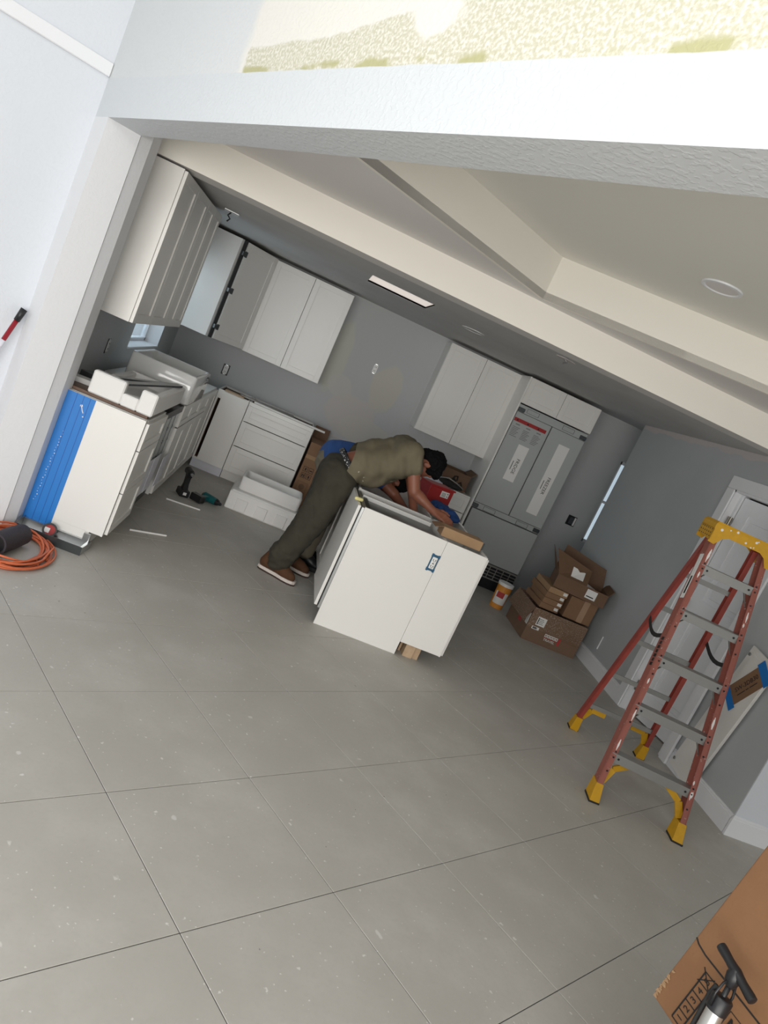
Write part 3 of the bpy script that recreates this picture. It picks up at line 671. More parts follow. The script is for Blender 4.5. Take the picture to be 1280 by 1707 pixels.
# loose sticks on the back run
o = tag(MB().box(-.33, .45, 7.64, 7.675, .862, .880, .001).obj('white_trim_stick', 'label'), 'long white trim stick overhanging the wide drawer cabinet', 'stick')
o = tag(MB(frame((-.20, 7.80, .864), R(14))).box(-.30, .30, -.018, .018, 0, .018, .002).obj('silver_trim_stick', 'alu'), 'short silver trim stick behind the long white one', 'stick')
# ------------------------------------------------------------------ wall fittings
def outlet(name, label, c, u, n, dark=True):
    u, n = Vector(u), Vector(n); t = thing(name, label, 'outlet', c); T = axes(Vector(c), u, Vector((0, 0, 1)), n)
    if dark: MB(T).box(-.036, .036, -.058, .058, 0, .004, .002).obj('cutout', 'black', t)
    pl_ = MB(T).box(-.024, .024, -.044, .044, .003, .010, .002).obj('receptacle', 'white_plastic', t)
    b = MB(T)
    for z in (-.02, .02):
        for dx in (-.007, .007): b.box(dx-.002, dx+.002, z-.006, z+.006, .010, .0108)
    b.obj('slot', 'ink', pl_); 
    for z in (-.05, .05): MB(T).box(-.016, .016, z-.006, z+.006, .002, .008, .002).obj('mounting_ear', 'steel', t)
    return t
outlet('wall_outlet', 'uncovered outlet in a dark cutout below the left wall cabinets', (-.77, 8.25, 1.006), (1, 0, 0), (0, -1, 0))
outlet('wall_outlet', 'white outlet on the bare wall near the square patch', (.713, 8.25, 1.677), (1, 0, 0), (0, -1, 0), False)
outlet('wall_outlet', 'uncovered outlet on the wall left of the window, above the foam', (-1.38, 5.71, 1.03), (0, 1, 0), (1, 0, 0))
t = thing('switch_box', 'open black two-gang switch box on the nook wall above the cartons', 'switch box', (3.573, 8.25, 1.015))
MB().box(3.515, 3.63, 8.246, 8.25, .955, 1.075, .002).obj('cutout', 'black', t); MB().box(3.545, 3.60, 8.240, 8.247, .975, 1.055, .002).obj('device', 'darksteel', t); MB().box(3.60, 3.622, 8.240, 8.247, .965, 1.065, .002).obj('wire_tab', 'label', t)
b = MB(); c_ = (.906, 1.656)
for a, q in (((-.05, -.05), (.05, -.05)), ((.05, -.05), (.05, .05)), ((.05, .05), (-.05, .05)), ((-.05, .05), (-.05, -.05))):
    beam(b, (c_[0]+a[0], 8.2492, c_[1]+a[1]), (c_[0]+q[0], 8.2492, c_[1]+q[1]), .005, .002, (0, 0, 1))
o = b.obj('wall_patch', 'primer'); tag(o, 'faint square drywall patch outline in the beige wall blotch', 'patch')
struct(MB().box(.34, 1.49, 8.243, 8.25, .806, .818).obj('trim_2', 'primer'))
struct(MB().box(3.446, 3.4538, 6.128, 6.136, .20, .33).obj('trim_3', 'white_trim'))
# ceiling fittings
t = thing('ceiling_junction_box', 'old oblong ceiling box with dangling wires by the left wall cabinets', 'junction box', (-.95, 6.02, 2.31))
MB(frame((-.95, 6.02, 0), R(10))).box(-.06, .06, -.05, .05, 2.296, 2.310, .004).obj('cover', 'steel', t); MB().tube([(-.95, 6.0, 2.297), (-.965, 5.99, 2.27), (-.94, 5.985, 2.25), (-.955, 5.98, 2.225)], .006).obj('wire', 'rubber', t)
t = thing('recessed_can_light', 'faint round recessed light ring in the kitchen ceiling', 'light', (1.17, 6.26, 2.31))
MB().loft([[(1.17+r*math.cos(2*PI*i/28), 6.26+r*math.sin(2*PI*i/28), z) for i in range(28)] for r, z in ((.105, 2.310), (.103, 2.303), (.085, 2.303), (.08, 2.309))], False).obj('ring', 'kceil', t)
MB().cyl((1.17, 6.26, 2.3075), (1.17, 6.26, 2.3095), .08, seg=28).obj('lens', 'kceil', t)
t = thing('ceiling_cable_stub', 'torn ceiling hole with a cable stub above the refrigerator side', 'cable', (1.68, 5.27, 2.31))
b = MB(); b.prism([(1.60, 5.24), (1.66, 5.20), (1.76, 5.25), (1.73, 5.31), (1.66, 5.34)], 2.306, 2.3098).obj('torn_edge', 'primer', t); MB().tube([(1.68, 5.26, 2.309), (1.70, 5.25, 2.29), (1.67, 5.245, 2.27)], .008).obj('cable', 'steel', t)
t = thing('tray_downlight', 'round flat downlight in the raised tray ceiling', 'light', (1.72, 3.62, 2.752))
MB().loft([[(1.72+r*math.cos(2*PI*i/32), 3.62+r*math.sin(2*PI*i/32), z) for i in range(32)] for r, z in ((.105, 2.7518), (.103, 2.744), (.088, 2.742), (.083, 2.748))], False).obj('ring', 'white_trim', t)
MB().cyl((1.72, 3.62, 2.7475), (1.72, 3.62, 2.7515), .083, seg=32).obj('lens', 'soffit', t)

# ------------------------------------------------------------------ kitchen floor clutter
t = thing('tall_carton', 'tall narrow brown carton with handling symbols beside the drawer cabinet', 'box', (.445, 7.85, 0))
MB().box(.362, .53, 7.605, 8.10, 0, .735, .003).obj('carton', 'card', t)
MB().sheet((.362, 8.10, .735), (.53, 8.10, .735), (.53, 8.13, .86), (.362, 8.13, .86)).obj('flap', 'card_dark', t)
MB().box(.362, .53, 7.6035, 7.605, .56, .60).obj('packing_tape', 'card_light', t)
b = MB(); fy = 7.6035
def frame_print(b, x0, x1, z0, z1, y, w=.004):
    b.box(x0, x1, y, y+.0012, z0, z0+w).box(x0, x1, y, y+.0012, z1-w, z1).box(x0, x0+w, y, y+.0012, z0+w, z1-w).box(x1-w, x1, y, y+.0012, z0+w, z1-w)
for x0, z0 in ((.39, .42), (.45, .42), (.39, .35), (.45, .35)): frame_print(b, x0, x0+.05, z0, z0+.055, fy)
for x0, z0 in ((.39, .42), (.45, .35)): b.box(x0+.018, x0+.032, fy, fy+.0012, z0+.012, z0+.04)
b.box(.40, .41, fy, fy+.0012, .36, .39).box(.418, .428, fy, fy+.0012, .36, .39).box(.46, .49, fy, fy+.0012, .44, .45).obj('handling_symbols', 'ink', t)
b = MB(); frame_print(b, .39, .50, .20, .31, fy, .003); b.cyl((.445, fy, .255), (.445, fy+.0012, .255), .03, seg=16).obj('recycling_mark', 'card_dark', t)
fb = thing('foam_crate', 'large white foam packing crate on the floor behind the worker', 'packing foam', (.14, 6.8, 0))
b = MB(); b.box(-.185, .47, 6.60, 7.06, 0, .172, .012, 2).box(-.175, .46, 6.61, 7.05, .16, .186, .01)
b.obj('lower_block', 'foam', fb)
for x in (-.10, .09, .28): MB().box(x, x+.105, 6.588, 6.604, .012, .125, .004).obj('raised_pad', 'foam', fb)
autosmooth(basin(-.13, .45, 6.68, 7.05, .187, .315, .03, .03, .035).obj('upper_tray', 'foam', fb), 50)
def stick(name, p, q, label): tag(beam(MB(), (*p, .004), (*q, .004), .014, .006, (0, 0, 1)).obj(name, 'label'), label, 'stick')
stick('floor_stick', (-.627, 6.118), (-.342, 6.179), 'thin white strip lying on the floor near the drills')
stick('floor_stick', (-.665, 5.03), (-.437, 5.199), 'thin white strip lying on the floor by the taped cabinet')
dr1 = thing('impact_driver', 'black cordless driver standing upright on its battery', 'drill', (-.55, 6.43, 0))
T = frame((-.55, 6.43, 0), R(25))
bt = MB(T).box(-.045, .045, -.06, .06, 0, .062, .008).obj('battery', 'black', dr1); MB(T).box(-.015, .015, -.0615, -.06, .02, .045).obj('sticker', 'label', bt)
MB(T).loft([[(x*s+ox, y*s+oy, z) for x, y in ((-.022, -.03), (.022, -.03), (.026, 0), (.022, .03), (-.022, .03), (-.026, 0))] for z, s, ox, oy in ((.06, 1.1, 0, 0), (.11, .85, 0, .005), (.165, .9, 0, .012), (.20, 1.1, 0, .01))]).obj('handle', 'black', dr1)
MB(T).cyl((0, .07, .215), (0, -.03, .215), .034, .03, 16).cyl((0, -.03, .215), (0, -.055, .215), .028, .018, 16).obj('motor_housing', 'black', dr1)
MB(T).cyl((0, -.055, .215), (0, -.075, .215), .014, seg=12).obj('chuck', 'chrome', dr1)
dr2 = thing('cordless_drill', 'teal cordless drill lying on its side on the floor', 'drill', (-.45, 6.52, 0))
T = frame((-.385, 6.56, .036), R(62))
MB(T).cyl((.02, 0, 0), (.02, -.135, 0), .036, .033, 16).obj('motor_housing', 'teal', dr2)
MB(T).cyl((.02, -.135, 0), (.02, -.155, 0), .03, .026, 14).cyl((.02, -.155, 0), (.02, -.19, 0), .02, .012, 14).obj('chuck', 'black', dr2)
MB(T).cyl((.02, .0, 0), (.02, .02, 0), .034, .02, 14).obj('rear_cap', 'black', dr2)
MB(T).loft([[(x, -.055+y*s+oy, z*s) for y, z in ((-.024, -.018), (.024, -.018), (.026, 0), (.024, .018), (-.024, .018), (-.026, 0))] for x, s, oy in ((.0, 1.1, 0), (-.05, .9, .01), (-.11, 1.0, .02))]).obj('handle', 'teal', dr2)
MB(T).box(-.175, -.105, -.10, .02, -.034, .03, .007).obj('battery', 'black', dr2)
# ------------------------------------------------------------------ metal tray, cord and tube at the pier
tp = thing('metal_pan', 'shallow galvanised metal pan on the floor against the taped cabinet', 'pan', (-1.0, 4.34, 0))
b = MB(); b.box(-1.17, -.78, 4.275, 4.415, 0, .004).box(-1.17, -.78, 4.405, 4.4235, .0, .05).box(-1.172, -1.168, 4.30, 4.42, 0, .06).box(-.82, -.78, 4.402, 4.422, 0, .095)
b.obj('bottom', 'steel', tp); beam(MB(), (-1.17, 4.262, .028), (-.775, 4.262, .028), .06, .003, (0, -.2, 1)).obj('front_lip', 'darksteel', tp)
MB().prism([(-.79, 4.275), (-.776, 4.275), (-.765, 4.425), (-.785, 4.425)], 0, .05).obj('side_lip', 'steel', tp)
tr_ = thing('tape_roll', 'roll of tape with a red core label leaning in the metal pan', 'tape', (-1.03, 4.35, .005))
T = Matrix.Translation((-1.0, 4.365, .046)) @ Matrix.Rotation(R(62), 4, 'X') @ Matrix.Rotation(R(10), 4, 'Y')
def ring(T, ro, ri, h, n=26):
    b = MB(T); b.loft([[(r*math.cos(2*PI*i/n), r*math.sin(2*PI*i/n), z) for i in range(n)] for r, z in ((ri, -h/2), (ro, -h/2), (ro, h/2), (ri, h/2), (ri, -h/2))], False); return b
ring(T, .042, .031, .02).obj('roll', 'black', tr_); MB(T).cyl((0, 0, -.006), (0, 0, .006), .031, seg=20).obj('core_label', 'red', tr_); MB(T).box(-.03, .0, -.02, .01, .006, .008).obj('sticker', 'label', tr_)
# coil
b = MB(); rnd = random.Random(3); pts = []
N = 13; 
for i in range(N*30):
    a = 2*PI*i/30; kx = i/30
    rr_ = .225+.022*math.sin(kx*2.4)+.012*math.sin(kx*5.1+1); oz = .008+.05*(kx/N)*(.55+.45*math.sin(a+kx))+.006*math.sin(a*2+kx*3)
    px = -1.07+rr_*math.cos(a)*.80+.02*math.sin(kx*1.9); py = 3.995+rr_*math.sin(a)*1.12+.02*math.cos(kx*2.7)
    pts.append((px, py, max(oz, .008)))
pts += [(-.90+.004*i, 3.93-.02*i*.3, .008) for i in range(4)]
cc = thing('coiled_extension_lead', 'coiled orange extension cord on the floor by the pier', 'cord', (-1.07, 4.02, 0))
o = b.tube(pts, .0062, 6).obj('cord', 'orange', cc, True)
b = MB(); b.tube([(-.885, 4.10+.03*math.sin(i*.6)*0-.02*i, .06-.004*i) for i in range(8)], .0062, 6).obj('loose_end', 'orange', cc, True)
tt = thing('dark_tube_roll', 'dark mesh-covered tube lying inside the orange cord coil', 'tube', (-1.08, 4.0, 0))
T = Matrix.Identity(4); p0, p1 = Vector((-1.11, 3.85, .063)), Vector((-1.07, 4.11, .063)); d_ = (p1-p0).normalized(); a_ = d_.orthogonal().normalized(); b_ = d_.cross(a_)
def circ(p, r, n=22): return [p+(a_*math.cos(2*PI*i/n)+b_*math.sin(2*PI*i/n))*r for i in range(n)]
autosmooth(MB().loft([circ(p0, .050), circ(p0, .060), circ((p0+p1)/2, .062), circ(p1, .058), circ(p1, .05), circ(p0+d_*.01, .047), circ(p0, .050)], False).obj('sleeve', 'pipe_wrap', tt), 50)
MB().cyl(p0+d_*.03, p0+d_*.035, .048, seg=20).obj('inside', 'black', tt)
# red pole leaning on the living room wall
rp = thing('extension_pole', 'red extension pole with a black grip leaning on the white wall', 'pole', (-1.70, 4.02, 0))
top = Vector((-1.498, 4.283, 1.20)); dn = Vector((-1.553, 4.240, .925)); dd = (dn-top).normalized(); bot = top+dd*((top.z-.002)/-dd.z)
MB().cyl(top+dd*.03, bot, .0125, seg=14).obj('shaft', 'redpole', rp, True); MB().cyl(top+dd*.075, top, .016, .018, 14).obj('grip', 'black', rp, True); MB().cyl(top+dd*.20, top+dd*.26, .0128, seg=14).obj('sticker', 'paper', rp, True)

# ------------------------------------------------------------------ cartons by the right wall
def opencarton(T, w, d, h, mat, parent, flaps=(), t=.005):
    b = MB(T); b.box(0, w, 0, t, 0, h).box(0, w, d-t, d, 0, h).box(0, t, t, d-t, 0, h).box(w-t, w, t, d-t, 0, h).box(t, w-t, t, d-t, 0, t)
    o = b.obj('carton', mat, parent)
    for a in flaps:
        MB(T).sheet(*a, t=.004).obj('flap', mat, parent)
    return o
def speckle_card():
    m = card_material('printed_cardboard', (.20, .12, .075)); nt = m.node_tree; b = nt.nodes['Principled BSDF']
    old = b.inputs['Base Color'].links[0].from_socket
    g = nt.nodes.new('ShaderNodeNewGeometry'); pos = g.outputs['Position']; sp = nt.nodes.new('ShaderNodeSeparateXYZ'); nt.links.new(pos, sp.inputs[0])
    band = mathn(nt, 'MULTIPLY', step(nt, sp.outputs[2], .13, .15), step(nt, noisen(nt, pos, 130, 2), .56, .62))
    nt.links.new(mixnode(nt, mathn(nt, 'MULTIPLY', band, .7), old, (.40, .32, .26)), b.inputs['Base Color'])
    return m
M['card_print'] = speckle_card()
c1 = thing('printed_carton', 'large open printed carton at the bottom of the pile by the wall', 'box', (3.05, 6.5, 0))
T = frame((2.775, 6.235, 0), R(-.5)); Wc, Dc, Hc = .56, .56, .325
opencarton(T, Wc, Dc, Hc, 'card_print', c1, [((0, 0, Hc), (0, Dc, Hc), (-.05, Dc, Hc-.16), (-.05, 0, Hc-.16))])
for (x0, x1, z0, z1) in ((.07, .16, .17, .255), (.05, .125, .125, .152)): 
    lb = MB(T).box(x0, x1, -.003, 0, z0, z1).obj('shipping_label', 'label', c1)
    b = MB(T)
    for k in range(4): b.box(x0+.01, x1-.02-.008*(k % 2), -.0038, -.003, z0+(z1-z0)*(.2+.18*k), z0+(z1-z0)*(.2+.18*k)+.004)
    b.box(x0+.008, x0+.016, -.0038, -.003, z0+.01, z1-.01).obj('print', 'ink', lb)
lg = MB(T).box(.20, .37, -.0012, 0, .086, .090).obj('red_mark', 'redprint', c1)
text('lettering', 'TRAVEL', .034, T @ axes((.265, -.0012, .068), (1, 0, 0), (0, 0, 1), (0, -1, 0)), 'label', lg)
for k in range(5):
    b = MB(T); frame_print(b, .205+.028*k, .228+.028*k, .095, .125, -.0012, .006); b.obj('white_glyph', 'label', lg)
MB(T).box(.348, .372, -.0014, 0, .058, .128, .0004).obj('red_mark', 'redprint', c1)
b = MB(T)
for k in range(6): b.box(.36, .53-.03*(k % 3), -.0012, 0, .115+k*.016, .120+k*.016)
b.obj('printed_lines', 'card_dark', c1)
MB(T).box(-.003, 0, .18, .26, .10, .16).obj('shipping_label', 'redprint', c1); MB(T).box(-.003, 0, .02, .08, .14, .25).obj('shipping_label', 'label', c1)
for k in range(4):
    t = thing('flat_carton', ('lowest', 'second lowest', 'second highest', 'topmost')[k]+' of the four flat cartons stacked in the printed carton', 'box', (2.9, 6.45, .33+.056*k), 'flat cartons in the pile')
    zk = .3275+.0555*k; T = frame((2.785+.004*k, 6.27, zk), R(1.5*(-1)**k))
    MB(T).box(.04, .235, .02, .44, 0, .054, .003).obj('carton', 'card_light' if k == 3 else 'card', t); MB(T).box(.185, .225, .0175, .02, .018, .045).obj('label_sticker', 'label', t)
t = thing('taped_carton', 'plain brown carton with clear tape between the flat cartons and the wall', 'box', (3.22, 6.45, .33)); T = frame((3.075, 6.30, .3275), R(-1))
MB(T).box(0, .285, 0, .33, 0, .215, .003).obj('carton', 'card', t); MB(T).box(.14, .20, -.002, 0, 0, .215).obj('packing_tape', P('clear_tape', (.42, .27, .17), .2), t)
c3 = thing('open_carton', 'open brown carton with raised flaps on top of the carton pile', 'box', (3.2, 6.5, .56)); T = frame((2.87, 6.33, .553), R(-14))
T = T @ Matrix.Rotation(R(-6), 4, 'Y') if False else T
w_, d_c, h_ = .50, .34, .13
opencarton(T, w_, d_c, h_, 'card_dark', c3, [((0, 0, h_), (.28, 0, h_), (.24, -.10, h_+.16), (-.12, -.06, h_+.22)), ((0, d_c, h_), (0, 0, h_), (-.10, .0, h_+.15), (-.10, d_c, h_+.19)), ((w_, d_c, h_), (0, d_c, h_), (.02, d_c+.04, h_+.24), (w_-.04, d_c+.03, h_+.17)), ((w_, 0, h_), (w_, d_c, h_), (w_+.03, d_c, h_+.06), (w_+.03, 0, h_+.06))])
MB(T).box(.30, .40, -.004, 0, .03, .115).obj('shipping_label', 'label', c3); MB(T).box(.31, .38, -.0048, -.004, .045, .055).obj('print', 'ink', c3)
MB(T).sheet((.10, -.035, h_+.03), (.22, -.032, h_+.03), (.20, -.075, h_+.115), (.08, -.062, h_+.125), .003).obj('shipping_label', 'label', c3)
tag(MB(T @ Matrix.Translation((.30, .20, .02)) @ Matrix.Rotation(R(15), 4, 'Y')).box(-.12, .14, -.10, .10, 0, .10, .01).obj('foam_insert', 'foam'), 'white foam insert sticking up inside the open carton', 'packing foam')
pb = thing('paint_tub', 'orange and white paint tub behind the printed carton', 'bucket', (2.71, 6.98, 0))
MB().cyl((2.71, 6.98, 0), (2.71, 6.98, .25), .068, .078, 22).obj('tub', 'bucket', pb, False); MB().cyl((2.71, 6.98, .245), (2.71, 6.98, .275), .082, seg=22).obj('lid', 'white_plastic', pb)
MB().loft([[(2.71+r*math.cos(a), 6.98+r*math.sin(a), z) for a in [R(200+10*i) for i in range(12)]] for r, z in ((.0715, .05), (.0755, .18))], False).obj('label_sticker', 'label', pb); MB().loft([[(2.71+r*math.cos(a), 6.98+r*math.sin(a), z) for a in [R(215+10*i) for i in range(7)]] for r, z in ((.0745, .12), (.0765, .18))], False).obj('red_mark', 'redprint', pb)

# ------------------------------------------------------------------ boards leaning by the door
bd = thing('leaning_panel', 'white cabinet panel leaning on the right wall with a cardboard tag', 'panel', (3.43, 4.3, 0))
def onwall(y, z, x=3.432): return Vector((x, y, z))
BT = axes(onwall(4.47, .003), Vector((.0, -.985, .17)).normalized(), Vector((0, .17, .985)).normalized().cross(Vector((1, 0, 0)))*0+Vector((-1, 0, 0)), Vector((0, -.17, .985)).normalized()) 
ux = Vector((0, -.987, .16)).normalized(); uz = Vector((0, -.16, .987)).normalized(); uz = Vector((0, -.16, .987)).normalized(); ux = Vector((0, -.987, -.16)).normalized()
# panel rotated a little in the wall plane, its lower far corner on the floor
ux = Vector((0, -.985, .172)); uz = Vector((0, -.172, -.985))*-1; uz = Vector((0, -.150, .989)).normalized(); ux = (Vector((0, -1, 0))-uz*uz.dot(Vector((0, -1, 0)))).normalized()
BT = axes(onwall(4.47, .045), ux, Vector((1, 0, 0)), uz)
b = MB(BT); b.box(0, .29, -.018, 0, 0, 1.04, .0015).box(.045, .29, -.024, -.018, .04, 1.0, .001)
b.obj('board', 'cab', bd)
for z in (.06, .98): MB(BT).cyl((.022, -.019, z), (.022, -.0235, z), .012, seg=14).cyl((.022, -.0235, z), (.022, -.025, z), .008, seg=12).obj('cam_lock', 'steel', bd)
lz = Vector((0, -.60, .80)); lx = (uz*0+Vector((0, -.56, .83))).normalized(); ly = Vector((0, .83, .56)).normalized()
LT_ = axes(Vector((3.4065, 4.175, .83)), lx, ly, Vector((-1, 0, 0)))
tg = MB(LT_).box(-.16, .16, -.075, .072, 0, .002).obj('cardboard_tag', 'card', bd)
MB(LT_).box(-.19, -.135, -.095, .088, .002, .003).obj('blue_tape', 'blue', tg); MB(LT_).box(.125, .19, -.088, .088, .002, .003).obj('blue_tape', 'blue', tg)
text('lettering', 'SW-3DB30', .045, LT_ @ Matrix.Translation((.005, .012, .0026)), 'ink', tg); MB(LT_).box(-.09, -.02, -.030, -.024, .002, .0026).box(-.012, .012, -.030, -.024, .002, .0026).box(.022, .09, -.030, -.024, .002, .0026).obj('print', 'ink', tg)
tag(MB().box(3.414, 3.434, 4.515, 4.60, .002, .82, .001).obj('door_stop_board', 'white_trim'), 'narrow white board standing behind the leaning panel', 'board')

# ------------------------------------------------------------------ step ladder
ld = thing('step_ladder', 'red fibreglass step ladder with yellow cap and feet, splashed with paint', 'ladder', (2.8, 4.0, 0))
FL, FR, RL, RR = Vector((2.404, 3.593, 0)), Vector((2.935, 3.461, 0)), Vector((2.645, 4.535, 0)), Vector((3.2, 4.466, 0))
wv = Vector((.982, -.19, 0)); dv_ = Vector((.19, .982, 0)); CT = Vector((2.769, 4.038, 0))
ZT = 1.655
TL, TR = CT-wv*.172+Vector((0, 0, ZT)), CT+wv*.172+Vector((0, 0, ZT))
QL, QR = CT-wv*.150+dv_*.075+Vector((0, 0, ZT-.01)), CT+wv*.150+dv_*.075+Vector((0, 0, ZT-.01))
def rail(p0, p1, out, face, depth, mat, name):
    b = MB(); t = (p1-p0).normalized(); o_ = (out-t*out.dot(t)).normalized(); n_ = t.cross(o_)
    beam(b, p0+o_*.0, p1+o_*.0, .006, depth, o_)                    # web
    for s in (-1, 1): beam(b, p0+n_*s*(depth/2-.003)-o_*face/2, p1+n_*s*(depth/2-.003)-o_*face/2, face, .006, o_)
    return b.obj(name, mat, ld)
up = Vector((0, 0, 1))
for p0, p1, s in ((FL, TL, -1), (FR, TR, 1)): rail(p0+(p1-p0).normalized()*.05, p1, wv*s, .032, .074, 'fiberglass_worn', 'front_rail')
for p0, p1, s in ((RL, QL, -1), (RR, QR, 1)): rail(p0+(p1-p0).normalized()*.05, p1, wv*s, .028, .045, 'fiberglass', 'rear_rail')
ZS = (.284, .575, .867, 1.16, 1.445)
def at(p0, p1, z): return p0+(p1-p0)*((z-p0.z)/(p1.z-p0.z))
for k, z in enumerate(ZS):
    a, c = at(FL, TL, z), at(FR, TR, z); u_ = (c-a).normalized(); a, c = a+u_*.006, c-u_*.006
    b = MB(); beam(b, a+dv_*.0+up*0, c+dv_*.0, .078, .005, dv_)
    fr_ = -dv_*.037
    beam(b, a+fr_-up*.024, c+fr_-up*.024, .052, .004, up); beam(b, a-fr_-up*.012, c-fr_-up*.012, .028, .004, up)
    st = b.obj('step', 'alu', ld)
    for q, s in ((a, 1), (c, -1)):
        MB().cyl(q+u_*s*.045+fr_-dv_*.003-up*.022, q+u_*s*.045+fr_-dv_*.0055-up*.022, .0065, seg=10).obj('rivet', 'black', st)
        if k > 0: beam(MB(), q+u_*s*.055+fr_*.6-up*.045, q+u_*s*.004+fr_*.2-up*.125, .018, .003, dv_).obj('brace', 'alu', st)
        tt_ = (TL-FL).normalized() if s == 1 else (TR-FR).normalized()
        for dz in (.012, -.02, -.10): 
            pp = at(FL, TL, z+dz) if s == 1 else at(FR, TR, z+dz)
            MB().cyl(pp-dv_*.041-u_*s*-.018, pp-dv_*.044-u_*s*-.018, .0055, seg=8).obj('rivet', 'black', st)
for z in (.22, .50, .79, 1.07, 1.33):
    a, c = at(RL, QL, z), at(RR, QR, z); beam(MB(), a, c, .03, .018, up).obj('rear_brace', 'alu', ld)
for p, q, s in ((FL, TL, -1), (FR, TR, 1), (RL, QL, -1), (RR, QR, 1)):
    t = (q-p).normalized(); n_ = wv*s
    front = p in (FL, FR); dd_ = .05 if front else .036; f_ = -1 if front else 1
    b = MB(); rg = []
    for zz, e in ((0, 1.12), (.012, 1.15), (.07, .95), (.105, .85)):
        c_ = p+t*(zz/t.z); c_.z = zz
        rg.append([c_+n_*(.008)+dv_*dd_*e, c_-n_*(.045*e)+dv_*dd_*e*.9, c_-n_*(.045*e)-dv_*dd_*e*.9, c_+n_*(.008)-dv_*dd_*e])
    b.loft(rg).obj('foot', 'yellow', ld)
    c_ = p.copy(); MB().loft([[c_+n_*.011+dv_*dd_*1.16+up*z_, c_-n_*.055+dv_*dd_*1.0+up*z_, c_-n_*.055-dv_*dd_*1.0+up*z_, c_+n_*.011-dv_*dd_*1.16+up*z_] for z_ in (.0005, .011)]).obj('foot_pad', 'rubber', ld)
# yellow knee gussets
for p, q, s, z in ((FL, TL, -1, .284), (FR, TR, 1, .284), (RL, QL, -1, .22), (RR, QR, 1, .22)):
    a = at(p, q, .11)-wv*s*.03; m = at(p, q, .19)-wv*s*.06; c = at(p, q, z-.03)-wv*s*.16
    b = MB(); beam(b, a, m, .042, .012, wv); beam(b, m, c, .036, .012, up); b.obj('knee_brace', 'yellow', ld)
# cap
def capring(z, e, lift=0):
    return [CT+wv*x*e+dv_*y*e+up*z for x, y in ((-.205, -.075), (.205, -.075), (.205, .135), (-.205, .135))]
b = MB(); b.loft([capring(1.665, 1.0), capring(1.70, 1.0), capring(1.716, .94)])
prof = [(-.205, 1.665), (-.205, 1.585), (-.165, 1.58), (-.135, 1.625), (-.10, 1.645), (.10, 1.645), (.135, 1.625), (.165, 1.575), (.205, 1.575), (.205, 1.665)]
for y_ in (-.075, .129):
    b.loft([[CT+wv*x+dv_*(y_+k)+up*z for x, z in prof] for k in (0, .006)])
for x_ in (-.205, .199): b.loft([[CT+wv*(x_+k)+dv_*y+up*z for y, z in ((-.075, 1.67), (-.075, 1.595), (.135, 1.61), (.135, 1.67))] for k in (0, .006)])
cp = b.obj('cap', 'yellow', ld)
for i in range(6):
    for j in range(3): MB().cyl(CT-wv*.206+dv_*(-.055+.032*i)+up*(1.615+.022*j), CT-wv*.2045+dv_*(-.055+.032*i)+up*(1.615+.022*j), .005, seg=6).obj('hole', 'black', cp)
rr2 = random.Random(5)
for i in range(9): 
    x = -.17+.36*rr2.random(); z = 1.65+.055*rr2.random(); MB().cyl(CT+wv*x-dv_*.0765+up*z, CT+wv*x-dv_*.0748+up*z, .004+.005*rr2.random(), seg=7).obj('paint_spot', 'paintspot', cp)
for p, q, s in ((FL, TL, -1), (FR, TR, 1)):
    for i in range(7):
        z = .25+1.3*rr2.random(); c_ = at(p, q, z)-dv_*.0375-wv*s*(.012+.012*rr2.random()); tt_ = (q-p).normalized(); L0 = .012+.035*rr2.random()
        MB().tube([c_-tt_*L0, c_, c_+tt_*L0], .004, 6, rad=[.002, .0065, .003]).obj('paint_spot', 'paintspot', ld)
# spreader straps
for p, q, r_, s_q in ((FL, TL, RL, QL), (FR, TR, RR, QR)):
    a, c = at(p, q, .985), at(r_, s_q, .985)
    pts = [a.lerp(c, i/8)-up*.055*math.sin(PI*i/8) for i in range(9)]
    o = MB(); 
    for i in range(8): beam(o, pts[i], pts[i+1], .026, .004, up)
    o.obj('strap', 'rubber', ld)
# data sticker down the left rail
tl = (TL-FL).normalized(); b = MB(); beam(b, at(FL, TL, 1.22)-wv*.0045-dv_*.004, at(FL, TL, 1.50)-wv*.0045-dv_*.004, .045, .002, dv_).obj('sticker', 'label', ld)
b = MB(); beam(b, at(FL, TL, 1.25)-wv*.006-dv_*.010, at(FL, TL, 1.36)-wv*.006-dv_*.010, .016, .002, dv_).obj('sticker_band', 'ink', ld)
b = MB()
for k in range(7): beam(b, at(FL, TL, .80+.026*k)-wv*.0045-dv_*.008, at(FL, TL, .818+.026*k)-wv*.0045-dv_*.008, .022 if k % 2 else .03, .002, dv_)
o = b.obj('rail_print', 'ink', ld); o['kind'] = 'stuff'

# ------------------------------------------------------------------ foreground carton and pump
bx1 = Vector((.2, -.98, 0)).normalized(); bz = Vector((.156, .032, .987)).normalized(); by = bz.cross(bx1).normalized()   # by points into the box
if by.x < 0: by = -by
C0 = Vector((1.60, 1.67, .40))
BX = axes(C0, bx1, by, bz)      # x toward the viewer along the face, y into the box, z up the face
lc = thing('lower_carton', 'pale carton underneath the big foreground carton', 'box', (2.0, 1.3, 0))
MB(frame((1.555, 1.62, 0), math.atan2(bx1.y, bx1.x))).box(.0, 1.0, .03, .62, 0, .324, .004).obj('carton', 'card_light', lc)
MB(frame((1.555, 1.62, 0), math.atan2(bx1.y, bx1.x))).box(.3, .38, .0285, .03, 0.0, .324).obj('packing_tape', 'card', lc)
bc = thing('large_carton', 'large orange-brown carton in the foreground, printed with a row of numbers', 'box', (1.75, 1.3, .385))
MB(BX).box(0, 1.05, 0, .46, .006, 1.05, .005, 2).obj('carton', 'card_big', bc)
b = MB(BX)
rq = random.Random(11)
